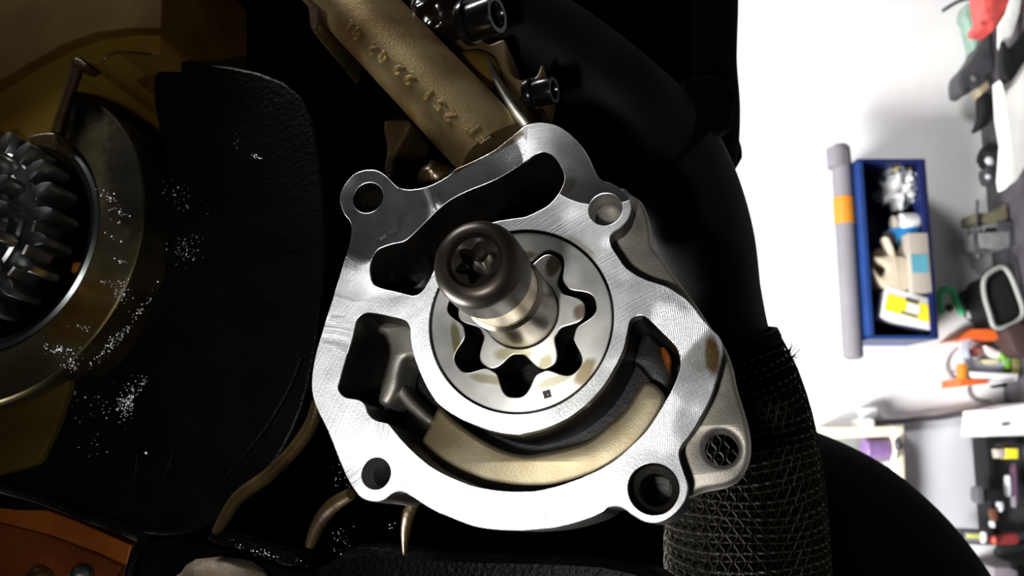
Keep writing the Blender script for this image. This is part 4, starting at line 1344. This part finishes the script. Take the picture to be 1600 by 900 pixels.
wthing('dark_pouch', [(1575, 515), (1600, 505), (1620, 530), (1610, 556), (1590, 552), (1580, 532)], 0.14, 0.05, plain('dark_brown_pouch', (0.045, 0.022, 0.020), 0.6), 'dark brown pouch behind the cable coil', 'pouch', 0.005, True, stand=True)
wthing('black_remote', [(1556, 602), (1574, 598), (1576, 604), (1557, 606)], 0.10, 0.02, M_BLACKP, 'thin black bar lying below the orange-edged tray', 'bar', 0.002)
# wall socket with a plug and the cable that runs from it
cg = W(1357, 653, 0.0)
so = wroot('wall_socket', cg, 'white surface-mounted wall socket above the cupboard', 'socket')
link('socket_case', wprism([(1347, 638), (1372, 636), (1372, 653), (1347, 655)], 0.030, 0.030, cg, 0.004), M_WHITE, so)
pl = wroot('power_plug', W(1355, 661, 0.05), 'white power plug beside the wall socket', 'plug')
cp = W(1355, 661, 0.05)
link('plug_body', wprism([(1346, 655), (1366, 654), (1367, 668), (1350, 671), (1345, 664)], 0.055, 0.05, cp, 0.006, True), M_WHITE, pl)
c = W(1480, 648, 0.02)
o = link('power_cable', wtube([(1366, 661, 0.026), (1384, 659, 0.026), (1410, 658, 0.026), (1432, 655, 0.026), (1470, 652, 0.026), (1510, 645, 0.026), (1545, 637, 0.026), (1580, 629, 0.026), (1600, 624, 0.026)], 0.0048, c), M_CABLE)
o.matrix_world = WALL_M @ Matrix.Translation(c)
tag(o, 'dark power cable running along the wall from the plug to the bench', 'cable')
c = W(1484, 570, 0.004)
o = link('thin_wire', wtube([(1494, 545, 0.004), (1484, 556, 0.004), (1479, 572, 0.004), (1484, 584, 0.004), (1500, 592, 0.004)], 0.0013, c), M_GREYTUBE)
o.matrix_world = WALL_M @ Matrix.Translation(c)
tag(o, 'thin grey wire loop on the wall beside the orange-edged tray', 'wire')
c = W(1525, 620, 0.004)
o = link('thin_wire', wtube([(1513, 604, 0.004), (1514, 615, 0.004), (1522, 624, 0.004), (1540, 627, 0.004), (1548, 627, 0.004)], 0.0016, c), M_GREYTUBE)
o.matrix_world = WALL_M @ Matrix.Translation(c)
tag(o, 'thin grey wire curling below the orange-edged tray', 'wire')

# cupboard left of the socket (lower in the picture): open shelf above, pale board below
cg = W(1405, 720, 0.0)
cb = wroot('cupboard', cg, 'white open cupboard with a cream shelf and a pale grey lower board', 'cupboard')
link('side_board', wprism([(1290, 668), (1395, 666), (1412, 664), (1412, 676), (1398, 682), (1290, 686)], 0.055, 0.055, cg, 0.002), M_CREAM, cb)
link('shelf_board', wprism([(1398, 668), (1413, 666), (1420, 1000), (1402, 1000)], 0.06, 0.06, cg, 0.003), M_CREAM, cb)
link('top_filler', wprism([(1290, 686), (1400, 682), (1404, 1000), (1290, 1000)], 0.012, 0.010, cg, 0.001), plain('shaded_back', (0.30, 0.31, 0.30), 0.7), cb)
link('lower_board', wprism([(1413, 662), (1541, 640), (1562, 1000), (1420, 1000)], 0.016, 0.015, cg, 0.002), M_PALE, cb)
c = Vector((W(1381, 702, 0.04).x, 0.036, W(1398, 702, 0.06).z + 0.002))
r_ = wroot('purple_tub', c, 'purple plastic tub on the cream cupboard shelf', 'tub')
link('tub_body', lathe([(0, 0), (0.017, 0), (0.0185, 0.003), (0.0185, 0.034), (0, 0.034)], 32), M_PURPLE, r_)
link('lid', lathe([(0, 0.034), (0.0195, 0.034), (0.0195, 0.040), (0.018, 0.042), (0, 0.042)], 32), M_PURPLE, r_)
c = W(1404, 694, 0.068)
r_ = wroot('shelf_clip', c, 'dark clip fastened on the cream shelf edge by the purple tub', 'clip')
link('clip_body', blob((0, 0, 0), 0.011, 0.006, 0.007, 0.3, 2, 2, 3), M_DARK, r_)
link('clip_tail', wtube([(1404, 700, 0.068), (1404, 708, 0.068), (1402, 716, 0.068)], 0.002, c), M_DARK, r_)
wthing('clear_bag', [(1384, 722), (1400, 716), (1402, 740), (1400, 752), (1390, 742)], 0.045, 0.03, M_BAG, 'clear plastic bag on the cream shelf next to the purple tub', 'bag', 0.005, True)
# drawer box on the bench
cg = Vector((W(1572, 662, 0.12).x, 0.10, BENCH))
dr = wroot('drawer_box', cg, 'white drawer box with a dark slot handle standing on the bench', 'drawer box')
fr = [(1545, 641), (1598, 630), (1600, 681), (1540, 682)]
link('box_body', wprism([(1543, 641), (1600, 630), (1624, 628), (1626, 680), (1541, 682)], 0.115, 0.085, cg, 0.003), M_WHITE, dr)
link('slot_handle', wprism([(1566, 661), (1577, 660), (1577, 664), (1566, 665)], 0.118, 0.006, cg, 0.001), M_DARK, dr)
# dark tool rack with tools
cg = Vector((W(1575, 790, 0.05).x, 0.02, BENCH))
rk = wroot('tool_rack', cg, 'dark tool rack on the bench left of the drawer box', 'rack')
link('rack_back', wprism([(1541, 684), (1640, 680), (1650, 850), (1556, 842)], 0.05, 0.03, cg, 0.002), plain('dark_rack', (0.050, 0.055, 0.055), 0.6, var=0.4), rk)
link('rack_post', wprism([(1541, 684), (1552, 684), (1562, 842), (1553, 842)], 0.075, 0.05, cg, 0.002), M_BLACKP, rk)
link('rack_bar', wprism([(1548, 694), (1588, 690), (1588, 698), (1550, 702)], 0.07, 0.015, cg, 0.002), M_DARK, rk)
yb = wroot('glue_tube', W(1575, 709, 0.10), 'yellow and white tube hanging in the dark tool rack', 'tube')
cy = W(1575, 709, 0.10)
link('white_end', wprism([(1558, 702), (1573, 702), (1573, 716), (1560, 716)], 0.10, 0.02, cy, 0.003), M_CARD, yb)
link('yellow_end', wprism([(1573, 701), (1592, 701), (1592, 717), (1573, 717)], 0.102, 0.024, cy, 0.003), M_YELLOW, yb)
cy = cg
r_ = rk
link('knob_head', wprism([(1527, 764), (1531, 761), (1538, 762), (1539, 785), (1532, 787), (1527, 780)], 0.11, 0.025, cy, 0.004, True), plain('knob_grey', (0.10, 0.10, 0.115), 0.4), r_)
link('knob_stem', wprism([(1538, 764), (1566, 766), (1568, 784), (1538, 783)], 0.105, 0.02, cy, 0.003), M_BLACKP, r_)
for (pts, m_, lab, nm) in (([(1575, 746), (1580, 746), (1581, 772), (1576, 774)], M_PALE, 'short pale screwdriver in the dark tool rack', 'screwdriver'),
                           ([(1584, 730), (1589, 730), (1592, 780), (1588, 790), (1584, 770)], plain('plum_handle', (0.09, 0.045, 0.08), 0.5), 'plum coloured long-handled tool in the dark tool rack', 'long_tool'),
                           ([(1585, 766), (1589, 776), (1589, 792), (1585, 790)], M_GREYTUBE, 'grey blade tool beside the plum coloured tool', 'blade_tool'),
                           ([(1562, 786), (1568, 785), (1569, 796), (1564, 800)], M_PALE, 'small pale oval ring below the black knob', 'ring'),
                           ([(1550, 798), (1557, 796), (1560, 812), (1553, 814)], plain('rust_red_grip', (0.12, 0.04, 0.02), 0.5), 'small rust red grip below the black knob', 'grip'),
                           ([(1551, 816), (1555, 815), (1556, 824), (1552, 824)], M_PALE, 'tiny pale screw cap below the rust red grip', 'screw cap')):
    wthing(nm, pts, 0.095, 0.014, m_, lab, nm.replace('_', ' ').split()[-1] if nm != 'screw cap' else 'cap', 0.002, True)
# spirit level and pliers below the rack
cg = W(1522, 838, 0.09)
lv = wroot('spirit_level', cg, 'black spirit level with a yellow vial and white end leaning on the pale board', 'level')
link('level_body', wprism([(1500, 827), (1546, 829), (1545, 852), (1502, 847)], 0.09, 0.03, cg, 0.003), plain('level_black', (0.05, 0.05, 0.055), 0.5), lv)
link('window', wprism([(1508, 831), (1540, 833), (1540, 848), (1508, 845)], 0.092, 0.01, cg, 0.001), M_GREYTUBE, lv)
link('vial', wprism([(1512, 834), (1536, 835), (1536, 842), (1512, 841)], 0.0945, 0.006, cg, 0.002), plain('yellow_vial', (0.60, 0.62, 0.16), 0.3), lv)
link('white_end', wprism([(1534, 833), (1541, 832), (1543, 840), (1541, 848), (1535, 848)], 0.096, 0.006, cg, 0.002, True), M_WHITE, lv)
cg = W(1568, 842, 0.09)
pr_ = wroot('red_pliers', cg, 'dark red handled pliers beside the spirit level', 'pliers')
link('grip', wprism([(1547, 838), (1560, 838), (1590, 834), (1592, 850), (1560, 852), (1548, 848)], 0.092, 0.02, cg, 0.004, True), plain('dark_red_grip', (0.20, 0.022, 0.022), 0.45), pr_)
link('pivot', blob(W(1554, 844, 0.095) - cg, 0.007, 0.005, 0.005, 0.1, 2, 4, 2), plain('coral_pivot', (0.45, 0.08, 0.05), 0.5), pr_)
wthing('black_boot', [(1562, 862), (1572, 852), (1600, 850), (1630, 856), (1630, 884), (1600, 884), (1580, 878), (1565, 870)], 0.14, 0.06, plain('dark_boot', (0.022, 0.026, 0.025), 0.6), 'dark crumpled leather item below the red handled pliers', 'leather item', 0.006, True, stand=True)
wthing('grey_carton', [(1553, 887), (1578, 887), (1590, 893), (1592, 960), (1556, 960)], 0.14, 0.08, plain('purple_grey_carton', (0.20, 0.18, 0.20), 0.6), 'purple-grey carton standing below the dark leather item', 'carton', 0.002)
wthing('white_board', [(1500, 850), (1562, 852), (1580, 880), (1580, 1000), (1530, 1000)], 0.05, 0.02, M_WHITE, 'white board leaning on the wall below the spirit level', 'board', 0.002)
